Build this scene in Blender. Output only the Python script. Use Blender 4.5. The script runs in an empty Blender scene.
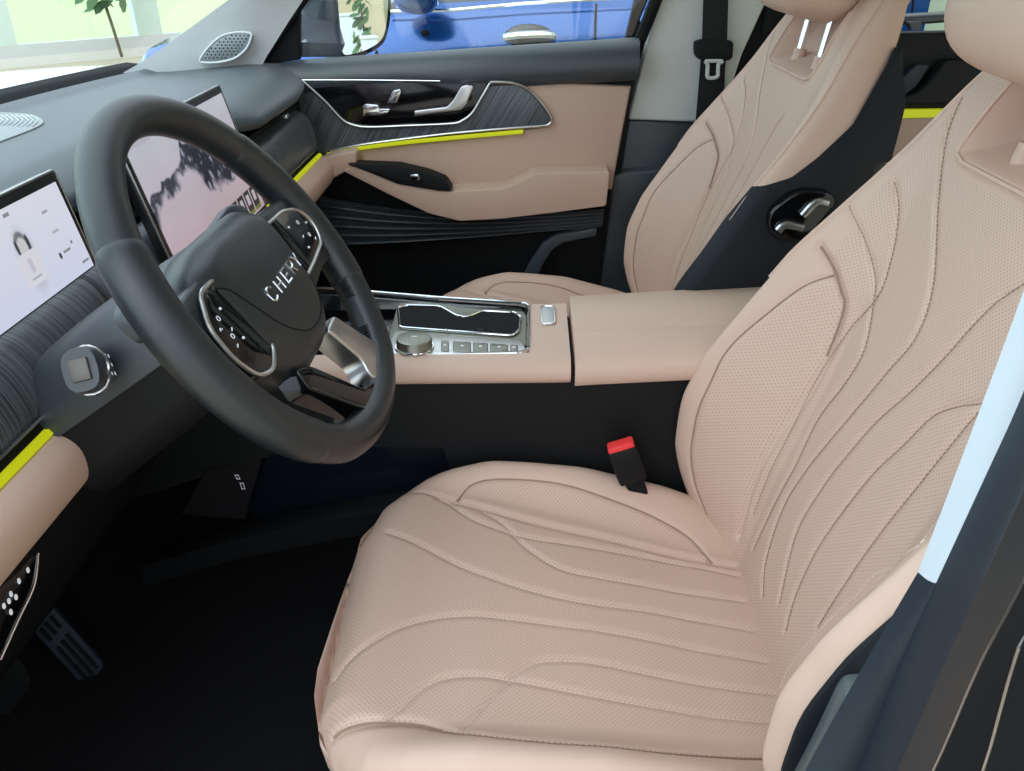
import bpy, bmesh, math, random
import numpy as np
from mathutils import Vector, Matrix
random.seed(7); rng = np.random.default_rng(7)
SC = bpy.context.scene
COL = SC.collection
V3 = lambda *a: np.array(a, float)

# ------------------------------------------------------------------ camera, world, lights, exposure
FPX = 815.0; PITCH = math.radians(28.8); YAW = math.radians(1.28)
EYE = V3(0, -1.11, 0.95)
cam_d = bpy.data.cameras.new('camera'); cam = bpy.data.objects.new('camera', cam_d); COL.objects.link(cam)
cam_d.sensor_fit = 'HORIZONTAL'; cam_d.sensor_width = 36.0; cam_d.lens = 36.0 * FPX / 1024
cam_d.clip_start = 0.02; cam_d.clip_end = 200
cam.location = EYE; cam.rotation_euler = (math.pi / 2 - PITCH, 0, YAW)
SC.camera = cam
CF = V3(-math.sin(YAW) * math.cos(PITCH), math.cos(YAW) * math.cos(PITCH), -math.sin(PITCH))
CR = V3(math.cos(YAW), math.sin(YAW), 0); CU = np.cross(CR, CF)
def ray(px, py): return CF + (px - 512) / FPX * CR + (385.5 - py) / FPX * CU
def atY(px, py, y): d = ray(px, py); return EYE + d * (y - EYE[1]) / d[1]
def atX(px, py, x): d = ray(px, py); return EYE + d * (x - EYE[0]) / d[0]
def atZ(px, py, z): d = ray(px, py); return EYE + d * (z - EYE[2]) / d[2]

SC.view_settings.view_transform = 'Standard'; SC.view_settings.look = 'None'
SC.view_settings.gamma = 1.0; SC.view_settings.use_curve_mapping = False
SC.view_settings.exposure = -0.17

world = bpy.data.worlds.new('world'); SC.world = world; world.use_nodes = True
wn = world.node_tree.nodes; wl = world.node_tree.links; wn.clear()
w_out = wn.new('ShaderNodeOutputWorld'); w_bg = wn.new('ShaderNodeBackground')
w_tc = wn.new('ShaderNodeTexCoord'); w_dot = wn.new('ShaderNodeVectorMath'); w_dot.operation = 'DOT_PRODUCT'
w_dot.inputs[1].default_value = (-0.86, -0.10, 0.50)            # daylight comes from the window front, ahead of the car
w_rmp = wn.new('ShaderNodeValToRGB'); els = w_rmp.color_ramp.elements
els[0].position = 0.15; els[0].color = (0.30, 0.31, 0.33, 1)
els[1].position = 1.0; els[1].color = (0.70, 0.88, 1.0, 1)
e_ = els.new(0.55); e_.color = (0.42, 0.45, 0.50, 1)
w_ma = wn.new('ShaderNodeMapRange'); w_ma.inputs['From Min'].default_value = -1.0; w_ma.inputs['From Max'].default_value = 1.0
wl.new(w_tc.outputs['Generated'], w_dot.inputs[0]); wl.new(w_dot.outputs['Value'], w_ma.inputs['Value']); wl.new(w_ma.outputs[0], w_rmp.inputs[0])
wl.new(w_rmp.outputs[0], w_bg.inputs['Color']); w_bg.inputs['Strength'].default_value = 3.2
wl.new(w_bg.outputs[0], w_out.inputs['Surface'])

def sun(name, direction, strength, angle, color):
    l = bpy.data.lights.new(name, 'SUN'); l.energy = strength; l.angle = math.radians(angle); l.color = color
    o = bpy.data.objects.new(name, l); COL.objects.link(o)
    o.rotation_euler = Vector(direction).to_track_quat('-Z', 'Y').to_euler(); o.location = (-2, -2, 4)
def area(name, loc, target, sx, sy, power, color):
    l = bpy.data.lights.new(name, 'AREA'); l.shape = 'RECTANGLE'; l.size = sx; l.size_y = sy; l.energy = power; l.color = color
    o = bpy.data.objects.new(name, l); COL.objects.link(o); o.location = loc
    o.rotation_euler = (Vector(target) - Vector(loc)).to_track_quat('-Z', 'Y').to_euler()
sun('sun', (0.25, 0.75, -0.75), 0.75, 50, (1.0, 0.96, 0.93))

# ------------------------------------------------------------------ materials
def mat(name, col, rough=0.5, metal=0.0, spec=0.5, coat=0.0, emis=None, estr=0.0, noise=0.0, nscale=300.0, bump=0.0, bscale=900.0, sheen=0.0):
    m = bpy.data.materials.new(name); m.use_nodes = True
    nt = m.node_tree; b = nt.nodes['Principled BSDF']
    b.inputs['Base Color'].default_value = (*col, 1); b.inputs['Roughness'].default_value = rough
    b.inputs['Metallic'].default_value = metal; b.inputs['Specular IOR Level'].default_value = spec
    b.inputs['Coat Weight'].default_value = coat; b.inputs['Coat Roughness'].default_value = 0.05
    if sheen: b.inputs['Sheen Weight'].default_value = sheen
    if emis: b.inputs['Emission Color'].default_value = (*emis, 1); b.inputs['Emission Strength'].default_value = estr
    tc = nt.nodes.new('ShaderNodeTexCoord')
    if noise:
        n = nt.nodes.new('ShaderNodeTexNoise'); n.inputs['Scale'].default_value = nscale; n.inputs['Detail'].default_value = 3
        nt.links.new(tc.outputs['Object'], n.inputs['Vector'])
        mr = nt.nodes.new('ShaderNodeMapRange'); mr.inputs['To Min'].default_value = 1 - noise; mr.inputs['To Max'].default_value = 1 + noise
        nt.links.new(n.outputs['Fac'], mr.inputs['Value'])
        vm = nt.nodes.new('ShaderNodeVectorMath'); vm.operation = 'SCALE'; vm.inputs[0].default_value = col
        nt.links.new(mr.outputs[0], vm.inputs['Scale']); nt.links.new(vm.outputs[0], b.inputs['Base Color'])
    if bump:
        n2 = nt.nodes.new('ShaderNodeTexNoise'); n2.inputs['Scale'].default_value = bscale; n2.inputs['Detail'].default_value = 2
        nt.links.new(tc.outputs['Object'], n2.inputs['Vector'])
        bp = nt.nodes.new('ShaderNodeBump'); bp.inputs['Strength'].default_value = bump; bp.inputs['Distance'].default_value = 0.001
        nt.links.new(n2.outputs['Fac'], bp.inputs['Height']); nt.links.new(bp.outputs[0], b.inputs['Normal'])
    return m

def mat_perf(name, col, rough):
    m = mat(name, col, rough, spec=0.4)
    nt = m.node_tree; N = nt.nodes; L = nt.links; b = N['Principled BSDF']
    at = N.new('ShaderNodeAttribute'); at.attribute_name = 'perf'
    uv = N.new('ShaderNodeUVMap'); uv.uv_map = 'UVMap'
    mp = N.new('ShaderNodeMapping'); mp.inputs['Rotation'].default_value = (0, 0, math.radians(45)); mp.inputs['Scale'].default_value = (1 / 0.0038,) * 3
    L.new(uv.outputs[0], mp.inputs[0])
    fr = N.new('ShaderNodeVectorMath'); fr.operation = 'FRACTION'; L.new(mp.outputs[0], fr.inputs[0])
    sb = N.new('ShaderNodeVectorMath'); sb.operation = 'SUBTRACT'; sb.inputs[1].default_value = (0.5, 0.5, 0); L.new(fr.outputs[0], sb.inputs[0])
    ml = N.new('ShaderNodeVectorMath'); ml.operation = 'MULTIPLY'; ml.inputs[1].default_value = (1, 1, 0); L.new(sb.outputs[0], ml.inputs[0])
    ln = N.new('ShaderNodeVectorMath'); ln.operation = 'LENGTH'; L.new(ml.outputs[0], ln.inputs[0])
    mr = N.new('ShaderNodeMapRange'); mr.inputs['From Min'].default_value = 0.12; mr.inputs['From Max'].default_value = 0.20
    mr.inputs['To Min'].default_value = 0.55; mr.inputs['To Max'].default_value = 0.0; L.new(ln.outputs['Value'], mr.inputs['Value'])
    mu = N.new('ShaderNodeMath'); mu.operation = 'MULTIPLY'; L.new(mr.outputs[0], mu.inputs[0]); L.new(at.outputs['Fac'], mu.inputs[1])
    mx = N.new('ShaderNodeMix'); mx.data_type = 'RGBA'; mx.inputs[6].default_value = (*col, 1); mx.inputs[7].default_value = (0.10, 0.06, 0.045, 1)
    L.new(mu.outputs[0], mx.inputs[0]); L.new(mx.outputs[2], b.inputs['Base Color'])
    return m

def mat_wood(name, rot=(0.15, 0, 0), sc=(10, 800, 10)):
    m = mat(name, (0.03, 0.04, 0.05), 0.38, spec=0.6)
    nt = m.node_tree; N = nt.nodes; L = nt.links; b = N['Principled BSDF']
    tc = N.new('ShaderNodeTexCoord'); mp = N.new('ShaderNodeMapping')
    mp.vector_type = 'TEXTURE'; mp.inputs['Scale'].default_value = tuple(1 / q for q in sc); mp.inputs['Rotation'].default_value = rot
    L.new(tc.outputs['Object'], mp.inputs[0])
    n = N.new('ShaderNodeTexNoise'); n.inputs['Scale'].default_value = 1.0; n.inputs['Detail'].default_value = 4; L.new(mp.outputs[0], n.inputs['Vector'])
    r = N.new('ShaderNodeValToRGB'); r.color_ramp.elements[0].position = 0.35; r.color_ramp.elements[0].color = (0.018, 0.022, 0.028, 1)
    r.color_ramp.elements[1].position = 0.7; r.color_ramp.elements[1].color = (0.16, 0.18, 0.20, 1)
    L.new(n.outputs['Fac'], r.inputs[0]); L.new(r.outputs[0], b.inputs['Base Color'])
    return m

def mat_screen(name, strength):
    m = bpy.data.materials.new(name); m.use_nodes = True; nt = m.node_tree; b = nt.nodes['Principled BSDF']
    b.inputs['Base Color'].default_value = (0.01, 0.01, 0.01, 1); b.inputs['Roughness'].default_value = 0.25
    at = nt.nodes.new('ShaderNodeAttribute'); at.attribute_name = 'pic'
    nt.links.new(at.outputs['Color'], b.inputs['Emission Color']); b.inputs['Emission Strength'].default_value = strength
    return m

def mat_glass(name, tint=(1, 1, 1), refl=0.06):
    m = bpy.data.materials.new(name); m.use_nodes = True; nt = m.node_tree; N = nt.nodes; N.clear()
    o = N.new('ShaderNodeOutputMaterial'); t = N.new('ShaderNodeBsdfTransparent'); g = N.new('ShaderNodeBsdfGlossy'); x = N.new('ShaderNodeMixShader')
    t.inputs[0].default_value = (*tint, 1); g.inputs['Roughness'].default_value = 0.02; g.inputs[0].default_value = (1, 1, 1, 1)
    x.inputs[0].default_value = refl
    nt.links.new(t.outputs[0], x.inputs[1]); nt.links.new(g.outputs[0], x.inputs[2]); nt.links.new(x.outputs[0], o.inputs[0])
    return m

TAN = (0.63, 0.44, 0.35)
M = dict(
    perf=mat_perf('tan_perforated_leather', TAN, 0.5),
    tan=mat('tan_leather', TAN, 0.48, spec=0.4, bump=0.12, bscale=700),
    tan_trim=mat('tan_soft_trim', (0.54, 0.38, 0.295), 0.55, spec=0.35, bump=0.1, bscale=800),
    thread=mat('pale_thread', (0.74, 0.60, 0.52), 0.7),
    thread_dark=mat('brown_thread', (0.34, 0.22, 0.16), 0.7),
    soft=mat('black_soft_trim', (0.022, 0.032, 0.042), 0.45, spec=0.9, sheen=0.12, bump=0.15, bscale=1200),
    plastic=mat('black_plastic', (0.006, 0.007, 0.008), 0.55, spec=0.25, bump=0.1, bscale=1500),
    dark=mat('matte_black', (0.008, 0.008, 0.009), 0.8, spec=0.2),
    gloss=mat('piano_black', (0.004, 0.004, 0.005), 0.08, spec=0.5),
    rim=mat('black_wheel_leather', (0.010, 0.015, 0.019), 0.38, spec=0.8, bump=0.2, bscale=1300),
    chrome=mat('chrome', (0.82, 0.84, 0.86), 0.12, metal=1.0),
    satin=mat('satin_silver', (0.62, 0.62, 0.61), 0.30, metal=1.0),
    steel=mat('dull_steel', (0.27, 0.27, 0.23), 0.35, metal=1.0),
    wood=mat_wood('dark_wood_veneer'), wood_door=mat_wood('dark_door_veneer', (0, 0.55, 0), (800, 10, 10)), navy=mat('navy_black_shell', (0.007, 0.009, 0.013), 0.6, spec=0.3, bump=0.1, bscale=1200), olive=mat('dark_satin_paint', (0.018, 0.024, 0.026), 0.42, spec=0.5),
    lime=mat('lime_light', (0.3, 0.32, 0.0), 0.5, emis=(0.52, 0.58, 0.01), estr=0.72),
    red=mat('red_plastic_glow', (0.75, 0.04, 0.04), 0.4, emis=(0.9, 0.05, 0.05), estr=0.15),  # faint glow added to brighten the buckle's red button
    white=mat('white_mark', (0.85, 0.87, 0.9), 0.4, emis=(0.8, 0.85, 0.95), estr=0.25),
    carpet=mat('black_carpet', (0.010, 0.010, 0.011), 0.95, spec=0.1, noise=0.5, nscale=600, bump=0.6, bscale=500),
    pale=mat('pale_grey_trim', (0.62, 0.65, 0.62), 0.6, spec=0.3, noise=0.04, nscale=400),
    pillar=mat('blue_grey_trim', (0.74, 0.79, 0.80), 0.5, spec=0.5, noise=0.05, nscale=300),
    sticker=mat('white_film', (0.66, 0.72, 0.78), 0.4),
    belt=mat('belt_webbing', (0.014, 0.015, 0.016), 0.75, spec=0.3, noise=0.35, nscale=900),
    rubber=mat('rubber_seal', (0.013, 0.023, 0.036), 0.55, spec=0.5, noise=0.2, nscale=60),
    paint_black=mat('black_car_paint', (0.012, 0.014, 0.016), 0.2, spec=0.5, coat=0.6),
    capm=mat('brushed_cap', (0.16, 0.155, 0.14), 0.5, metal=0.5), storage=mat('storage_panel_black', (0.004, 0.007, 0.012), 0.2, coat=0.4), dash=mat('dash_skin_sky_tint', (0.030, 0.048, 0.062), 0.45, spec=0.9, sheen=0.12, bump=0.15, bscale=1200),  # dash and storage colours have bluish reflections mixed in
    paint_dark=mat('dark_blue_paint', (0.010, 0.018, 0.04), 0.18, spec=0.5, coat=0.8),
    paint_blue=mat('blue_car_paint', (0.005, 0.085, 0.34), 0.2, metal=0.5, spec=0.5, coat=1.0),
    pale_gloss=mat('pale_bonnet_gloss', (0.75, 0.78, 0.78), 0.25, spec=0.5, coat=0.8),  # one even pale gloss, used on the bonnet
    screen=mat_screen('display_picture', 1.0),
    wglass=mat_glass('windscreen_glass', (0.97, 1.0, 0.98), 0.05),
    dglass=mat('tinted_car_glass', (0.02, 0.022, 0.025), 0.05, spec=0.8),
    mirror=mat('mirror_glass', (0.92, 0.92, 0.90), 0.01, metal=1.0),
    bezel=mat('screen_bezel', (0.01, 0.01, 0.01), 0.15, spec=0.6),
    grille=mat('speaker_mesh', (0.30, 0.33, 0.34), 0.35, metal=0.7),
    beige=mat('beige_wall_paint', (0.62, 0.52, 0.34), 0.8, noise=0.03, nscale=3),
    tile=mat('showroom_tile', (0.56, 0.49, 0.34), 0.3, noise=0.06, nscale=2),
    grass=mat('lawn_grass_hazed', (0.58, 0.76, 0.36), 0.9, noise=0.25, nscale=6, bump=0.4, bscale=60),  # green paled so the colour carries the haze outside
    mint=mat('painted_window_frame', (0.75, 0.92, 0.86), 0.4, noise=0.03, nscale=5),
    sill=mat('white_sill', (0.9, 0.93, 0.9), 0.4, noise=0.03, nscale=5),
    sand=mat('sand_paving', (0.72, 0.66, 0.46), 0.8, noise=0.08, nscale=4),
    bark=mat('thin_bark', (0.16, 0.13, 0.08), 0.8, noise=0.3, nscale=30),
    leaf=mat('leaf_green', (0.10, 0.20, 0.08), 0.6, noise=0.3, nscale=20),
    tyre=mat('tyre_rubber', (0.015, 0.015, 0.016), 0.8),
    board=mat('white_board', (0.82, 0.84, 0.86), 0.4),
)

# ------------------------------------------------------------------ object helpers
def wl_of(o):
    p = V3(0, 0, 0)
    while o is not None: p = p + V3(*o.location); o = o.parent
    return p
def thing(name, loc, label, cat, group=None, kind=None):
    o = bpy.data.objects.new(name, None); COL.objects.link(o); o.location = loc; o.empty_display_size = 0.05
    tag(o, label, cat, group, kind); return o
def tag(o, label=None, cat=None, group=None, kind=None):
    if label: o['label'] = label
    if cat: o['category'] = cat
    if group: o['group'] = group
    if kind: o['kind'] = kind
    return o
def obj(name, geo, m, parent=None, smooth=True, angle=40, label=None, loc=None):
    """geo = (verts, faces) in world coordinates, or a bmesh"""
    me = bpy.data.meshes.new(name)
    if isinstance(geo, bmesh.types.BMesh):
        geo.to_mesh(me); geo.free()
    else:
        me.from_pydata([tuple(v) for v in geo[0]], [], [tuple(int(i) for i in f) for f in geo[1]])
    o = bpy.data.objects.new(name, me); COL.objects.link(o)
    if parent is not None: o.parent = parent; base = wl_of(parent)
    else:
        base = V3(*loc) if loc is not None else V3(*[sum(c) / 8 for c in zip(*[tuple(b) for b in o.bound_box])])
        o.location = base
    me.transform(Matrix.Translation(Vector(-base)))
    if m is not None: me.materials.append(M[m] if isinstance(m, str) else m)
    me.update()
    if smooth:
        me.polygons.foreach_set('use_smooth', [True] * len(me.polygons))
        if angle < 180: me.set_sharp_from_angle(angle=math.radians(angle))
    if label: o['label'] = label
    return o
def struct(name, geo, m, **k):
    o = obj(name, geo, m, **k); o['kind'] = 'structure'; return o

def cat_rom(P, n=8, closed=False):
    P = [np.array(p, float) for p in P]; N = len(P); out = []
    for i in range(N if closed else N - 1):
        g = lambda k: P[k % N] if closed else P[min(max(k, 0), N - 1)]
        p0, p1, p2, p3 = g(i - 1), g(i), g(i + 1), g(i + 2)
        for k in range(n):
            t = k / n
            out.append(0.5 * (2 * p1 + (p2 - p0) * t + (2 * p0 - 5 * p1 + 4 * p2 - p3) * t * t + (3 * p1 - p0 - 3 * p2 + p3) * t ** 3))
    if not closed: out.append(P[-1])
    return np.array(out)
def resample(P, step):
    P = np.array(P, float); d = np.r_[0, np.cumsum(np.linalg.norm(np.diff(P, axis=0), axis=1))]
    n = max(2, int(d[-1] / step) + 1); s = np.linspace(0, d[-1], n)
    return np.stack([np.interp(s, d, P[:, k]) for k in range(P.shape[1])], 1)
def round_poly(P, r, n=5):
    """polygon with rounded corners; r scalar or list"""
    P = [np.array(p, float) for p in P]; N = len(P); out = []
    for i in range(N):
        ri = r[i] if hasattr(r, '__len__') else r
        a, b, c = P[i - 1], P[i], P[(i + 1) % N]
        u = a - b; v = c - b; lu = np.linalg.norm(u); lv = np.linalg.norm(v)
        q = min(ri, lu * 0.48, lv * 0.48)
        if q < 1e-6: out.append(b); continue
        s = b + u / lu * q; e = b + v / lv * q
        for k in range(n + 1):
            t = k / n; out.append((1 - t) ** 2 * s + 2 * t * (1 - t) * b + t * t * e)
    return np.array(out)
def merge(*gs):
    vs = []; fs = []; o = 0
    for v, f in gs:
        vs += [tuple(p) for p in v]; fs += [tuple(i + o for i in q) for q in f]; o += len(v)
    return vs, fs
def grid(fn, us, vs, close_u=False):
    """fn(u,v) -> xyz ; faces over grid"""
    V = [fn(u, v) for v in vs for u in us]; n = len(us); F = []
    for j in range(len(vs) - 1):
        for i in range(n if close_u else n - 1):
            k = (i + 1) % n; F.append((j * n + i, j * n + k, (j + 1) * n + k, (j + 1) * n + i))
    return V, F
def loft(sections, close=True, caps=True):
    n = len(sections[0]); V = [p for s in sections for p in s]; F = []
    for j in range(len(sections) - 1):
        for i in range(n if close else n - 1):
            k = (i + 1) % n; F.append((j * n + i, j * n + k, (j + 1) * n + k, (j + 1) * n + i))
    if caps and close:
        F.append(tuple(range(n))[::-1]); F.append(tuple((len(sections) - 1) * n + i for i in range(n)))
    return V, F
def tube(path, r, n=8, closed=False, flat=1.0, up=(0, 0, 1)):
    """swept round bar; r scalar or list; flat = ratio of second axis"""
    P = np.array(path, float); N = len(P); secs = []; up = np.array(up, float)
    prev = None
    for i in range(N):
        a = P[i - 1] if (i > 0 or closed) else P[i]; b = P[(i + 1) % N] if (i < N - 1 or closed) else P[i]
        t = b - a; t = t / (np.linalg.norm(t) + 1e-12)
        s = np.cross(up, t)
        if np.linalg.norm(s) < 1e-3: s = prev if prev is not None else np.cross(V3(1, 0, 0), t)
        s = s / np.linalg.norm(s); prev = s; w = np.cross(t, s)
        rr = r[i] if hasattr(r, '__len__') else r
        secs.append([P[i] + rr * (math.cos(q) * s + flat * math.sin(q) * w) for q in np.linspace(0, 2 * math.pi, n, endpoint=False)])
    if closed: secs.append(secs[0])
    return loft(secs, True, not closed)
def box(c, s, bev=0.0, R=None, seg=2):
    bm = bmesh.new(); bmesh.ops.create_cube(bm, size=1.0)
    bmesh.ops.scale(bm, vec=s, verts=bm.verts)
    if bev: bmesh.ops.bevel(bm, geom=list(bm.edges), offset=bev, segments=seg, profile=0.5, affect='EDGES')
    if R is not None: bmesh.ops.transform(bm, matrix=R.to_4x4(), verts=bm.verts)
    bmesh.ops.translate(bm, vec=c, verts=bm.verts)
    g = ([tuple(v.co) for v in bm.verts], [tuple(v.index for v in f.verts) for f in bm.faces]); bm.free(); return g
def plate(outline, thick, nrm, bev=0.0, seg=3):
    """outline: Nx3 world points (front face ring), extruded thick along -nrm, front edge bevelled"""
    P = np.array(outline, float); nrm = np.array(nrm, float); nrm = nrm / np.linalg.norm(nrm); N = len(P)
    bm = bmesh.new()
    a = [bm.verts.new(p) for p in P]; b = [bm.verts.new(p - nrm * thick) for p in P]
    f = bm.faces.new(a); bk = bm.faces.new(b[::-1])
    for i in range(N): bm.faces.new((a[i], b[i], b[(i + 1) % N], a[(i + 1) % N]))
    bmesh.ops.recalc_face_normals(bm, faces=bm.faces)
    if bev:
        bmesh.ops.bevel(bm, geom=list(f.edges), offset=bev, segments=seg, profile=0.5, affect='EDGES', clamp_overlap=True)
    bmesh.ops.triangulate(bm, faces=[q for q in bm.faces if len(q.verts) > 4])
    bm.verts.index_update()
    g = ([tuple(v.co) for v in bm.verts], [tuple(v.index for v in q.verts) for q in bm.faces]); bm.free(); return g
def ellipsoid(c, r, R=None, nu=20, nv=12, p=1.0):
    V = []; F = []
    sg = lambda t: math.copysign(abs(t) ** p, t)
    for j in range(nv + 1):
        th = math.pi * j / nv
        for i in range(nu):
            ph = 2 * math.pi * i / nu
            q = Vector((r[0] * sg(math.sin(th)) * sg(math.cos(ph)), r[1] * sg(math.sin(th)) * sg(math.sin(ph)), r[2] * sg(math.cos(th))))
            if R is not None: q = R @ q
            V.append((c[0] + q.x, c[1] + q.y, c[2] + q.z))
    for j in range(nv):
        for i in range(nu):
            F.append((j * nu + i, (j + 1) * nu + i, (j + 1) * nu + (i + 1) % nu, j * nu + (i + 1) % nu))
    return V, F
def seg_dist(X, Y, poly):
    """distance of points (arrays) to a 2-D polyline"""
    d = np.full(X.shape, 9.0)
    for (x0, y0), (x1, y1) in zip(poly[:-1], poly[1:]):
        dx, dy = x1 - x0, y1 - y0; L = dx * dx + dy * dy + 1e-12
        t = np.clip(((X - x0) * dx + (Y - y0) * dy) / L, 0, 1)
        d = np.minimum(d, np.hypot(X - x0 - t * dx, Y - y0 - t * dy))
    return d
def inside(X, Y, poly):
    c = np.zeros(X.shape, bool); P = np.array(poly); N = len(P)
    for i in range(N):
        x0, y0 = P[i - 1]; x1, y1 = P[i]
        hit = ((y0 > Y) != (y1 > Y)) & (X < (x1 - x0) * (Y - y0) / (y1 - y0 + 1e-12) + x0)
        c ^= hit
    return c
def sstep(a, b, x): t = np.clip((x - a) / (b - a), 0, 1); return t * t * (3 - 2 * t)
def pys(pts, y): return [atY(px, py, y) for px, py in pts]
def copy_tree(o, parent=None):
    c = o.copy(); COL.objects.link(c); c.parent = parent
    for ch in list(o.children): copy_tree(ch, c)
    return c
# ------------------------------------------------------------------ front seats
SEAT_Y = -0.38
_SM = {}
def sm(x, xs, ys):
    """smoothed table look-up"""
    key = (tuple(xs), tuple(ys))
    if key not in _SM:
        t = np.linspace(xs[0], xs[-1], 801); y = np.interp(t, xs, ys); k = np.hanning(61); k /= k.sum()
        yp = np.r_[2 * y[0] - y[30:0:-1], y, 2 * y[-1] - y[-2:-32:-1]]; _SM[key] = (t, np.convolve(yp, k, 'valid'))
    return np.interp(x, *_SM[key])
def fillet(d, R): q = np.clip(R - d, 0, R); return R - np.sqrt(np.maximum(R * R - q * q, 0))
# cushion: plan (x, y'), y' positive towards the middle of the car
CXF, CXR = -0.228, 0.36
def c_hw(x): return np.interp(x, [-0.228, -0.224, -0.21, -0.19, -0.16, -0.12, -0.06, 0.0, 0.36], [0.10, 0.135, 0.178, 0.206, 0.231, 0.250, 0.262, 0.266, 0.262])
def c_outline():
    xs = np.linspace(CXF, CXR, 90); h = c_hw(xs)
    return np.r_[np.c_[xs, h], np.c_[xs[::-1], -h[::-1]], [[CXF, h[0]]]]
C_OUT = c_outline()
def c_top(x, y):
    ya = np.abs(y)
    z = sm(x, [-0.24, -0.20, -0.15, -0.05, 0.08, 0.2, 0.3, 0.36], [0.262, 0.272, 0.276, 0.268, 0.243, 0.215, 0.20, 0.198])
    cw = np.interp(x, [-0.23, -0.1, 0.3], [0.205, 0.185, 0.14])
    hb = sm(x, [-0.22, -0.14, -0.05, 0.08, 0.2, 0.30, 0.36], [0.0, 0.016, 0.034, 0.048, 0.045, 0.02, 0.0])
    return z + hb * sstep(0, 1, (ya - cw) / (0.242 - cw))
def c_surf(x, y):
    x = np.asarray(x, float); y = np.asarray(y, float)
    d = seg_dist(x, y, C_OUT[::3]); d = np.where(np.abs(y) < c_hw(x), d, 0)
    return c_top(x, y) - fillet(d, 0.05)
# backrest: frame along the back (v) and out of it (w)
BB = V3(0.30, 0, 0.20); BA = V3(0.25, 0, 0.968); BA = BA / np.linalg.norm(BA); BN = V3(-BA[2], 0, BA[0])
BV0, BV1 = -0.07, 0.73
def b_hw(v): return sm(v, [-0.07, 0.0, 0.08, 0.16, 0.30, 0.40, 0.48, 0.55, 0.60, 0.64, 0.67, 0.69, 0.71, 0.722, 0.73], [0.235, 0.258, 0.270, 0.274, 0.272, 0.264, 0.250, 0.233, 0.217, 0.204, 0.193, 0.184, 0.172, 0.160, 0.145])
def b_ridge(v): return sm(v, [-0.07, -0.03, 0.0, 0.043, 0.092, 0.174, 0.24, 0.324, 0.423, 0.504, 0.573, 0.67], [0.015, 0.035, 0.056, 0.082, 0.104, 0.118, 0.113, 0.090, 0.062, 0.034, 0.012, 0.0])
def b_cw(v): return np.interp(v, [-0.07, 0.0, 0.1, 0.3, 0.45, 0.67], [0.125, 0.13, 0.132, 0.135, 0.15, 0.15])
_vs = np.r_[np.linspace(BV0, 0.55, 40), np.linspace(0.56, BV1, 50)]; _h = b_hw(_vs)
B_OUT = np.r_[np.c_[_h, _vs], np.c_[-_h[::-1], _vs[::-1]], [[_h[0], _vs[0]]]]
def b_surf(u, v):
    u = np.asarray(u, float); v = np.asarray(v, float); ua = np.abs(u)
    w = sm(v, [-0.07, 0.05, 0.15, 0.3, 0.5, 0.58, 0.63, 0.66, 0.70, 0.73], [0.004, 0.014, 0.018, 0.012, 0.010, 0.006, -0.002, -0.010, -0.024, -0.040])
    cw = b_cw(v); tt = np.clip((ua - cw) / (0.252 - cw), 0, 1)
    rid = b_ridge(v) * (0.75 * tt ** 1.25 + 0.25 * sstep(0, 1, tt))
    d = seg_dist(u, v, B_OUT); d = np.where(ua < b_hw(v), d, 0)
    return w + rid - fillet(d, 0.03)
def b_edge(q, v): return float(np.interp(v, [-0.07, 0.05, 0.15, 0.3, 0.5, 0.67], [0.004, 0.014, 0.018, 0.012, 0.010, 0.004]) + b_ridge(v)) - (0.03 - math.sqrt(max(0.0009 - (0.03 - q) ** 2, 0)))
T_ = np.arange(0.3, 1.9, 0.0015)
def hit_c(px, py):
    r = ray(px, py); Q = EYE + T_[:, None] * r; y = Q[:, 1] - SEAT_Y
    ok = (Q[:, 0] > CXF) & (Q[:, 0] < CXR) & (np.abs(y) < c_hw(Q[:, 0]))
    i = np.where(ok)[0]
    if len(i) == 0: return None
    f = Q[i, 2] - c_surf(Q[i, 0], y[i]); k = np.where(f < 0)[0]
    if len(k) == 0: return None
    q = Q[i[k[0]]]; return (q[0], q[1] - SEAT_Y)
def hit_b(px, py):
    r = ray(px, py); Q = EYE + T_[:, None] * r; D = Q - BB; u = D[:, 1] - SEAT_Y; v = D @ BA; w = D @ BN
    ok = (v > BV0) & (v < BV1) & (np.abs(u) < b_hw(v)); i = np.where(ok)[0]
    if len(i) == 0: return None
    f = w[i] - b_surf(u[i], v[i]); k = np.where(f < 0)[0]
    if len(k) == 0: return None
    return (u[i[k[0]]], v[i[k[0]]])
def seam(hit, pts, n=6):
    q = [hit(*p) for p in pts]; q = [p for p in q if p is not None]
    return resample(cat_rom(q, n), 0.004) if len(q) > 1 else None
C_SEAMS = [seam(hit_c, s) for s in [
    [(415, 492), (440, 497), (475, 520), (520, 535), (580, 545), (640, 556), (700, 567), (736, 575)],
    [(484, 512), (505, 525), (525, 546), (560, 568), (600, 577), (660, 588), (745, 601)],
    [(388, 532), (420, 545), (470, 570), (530, 590), (590, 603), (660, 613), (752, 630)],
    [(334, 680), (360, 650), (405, 625), (450, 616), (500, 617), (560, 625), (640, 637), (768, 662)],
    [(390, 718), (430, 683), (470, 675), (520, 681), (600, 697), (690, 713), (772, 722)],
    [(463, 728), (500, 690), (530, 665), (560, 660), (600, 664), (680, 680), (773, 694)]]]
C_ARC = seam(hit_c, [(457, 500), (470, 485), (500, 478), (550, 482), (600, 495), (650, 515), (690, 538), (712, 562)])
C_FARLINE = seam(hit_c, [(440, 497), (500, 512), (560, 528), (620, 541), (712, 562), (735, 566)])
C_NEAR = seam(hit_c, [(334, 737), (350, 727), (380, 722), (420, 724), (470, 733), (560, 742), (660, 751), (775, 757)])
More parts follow.
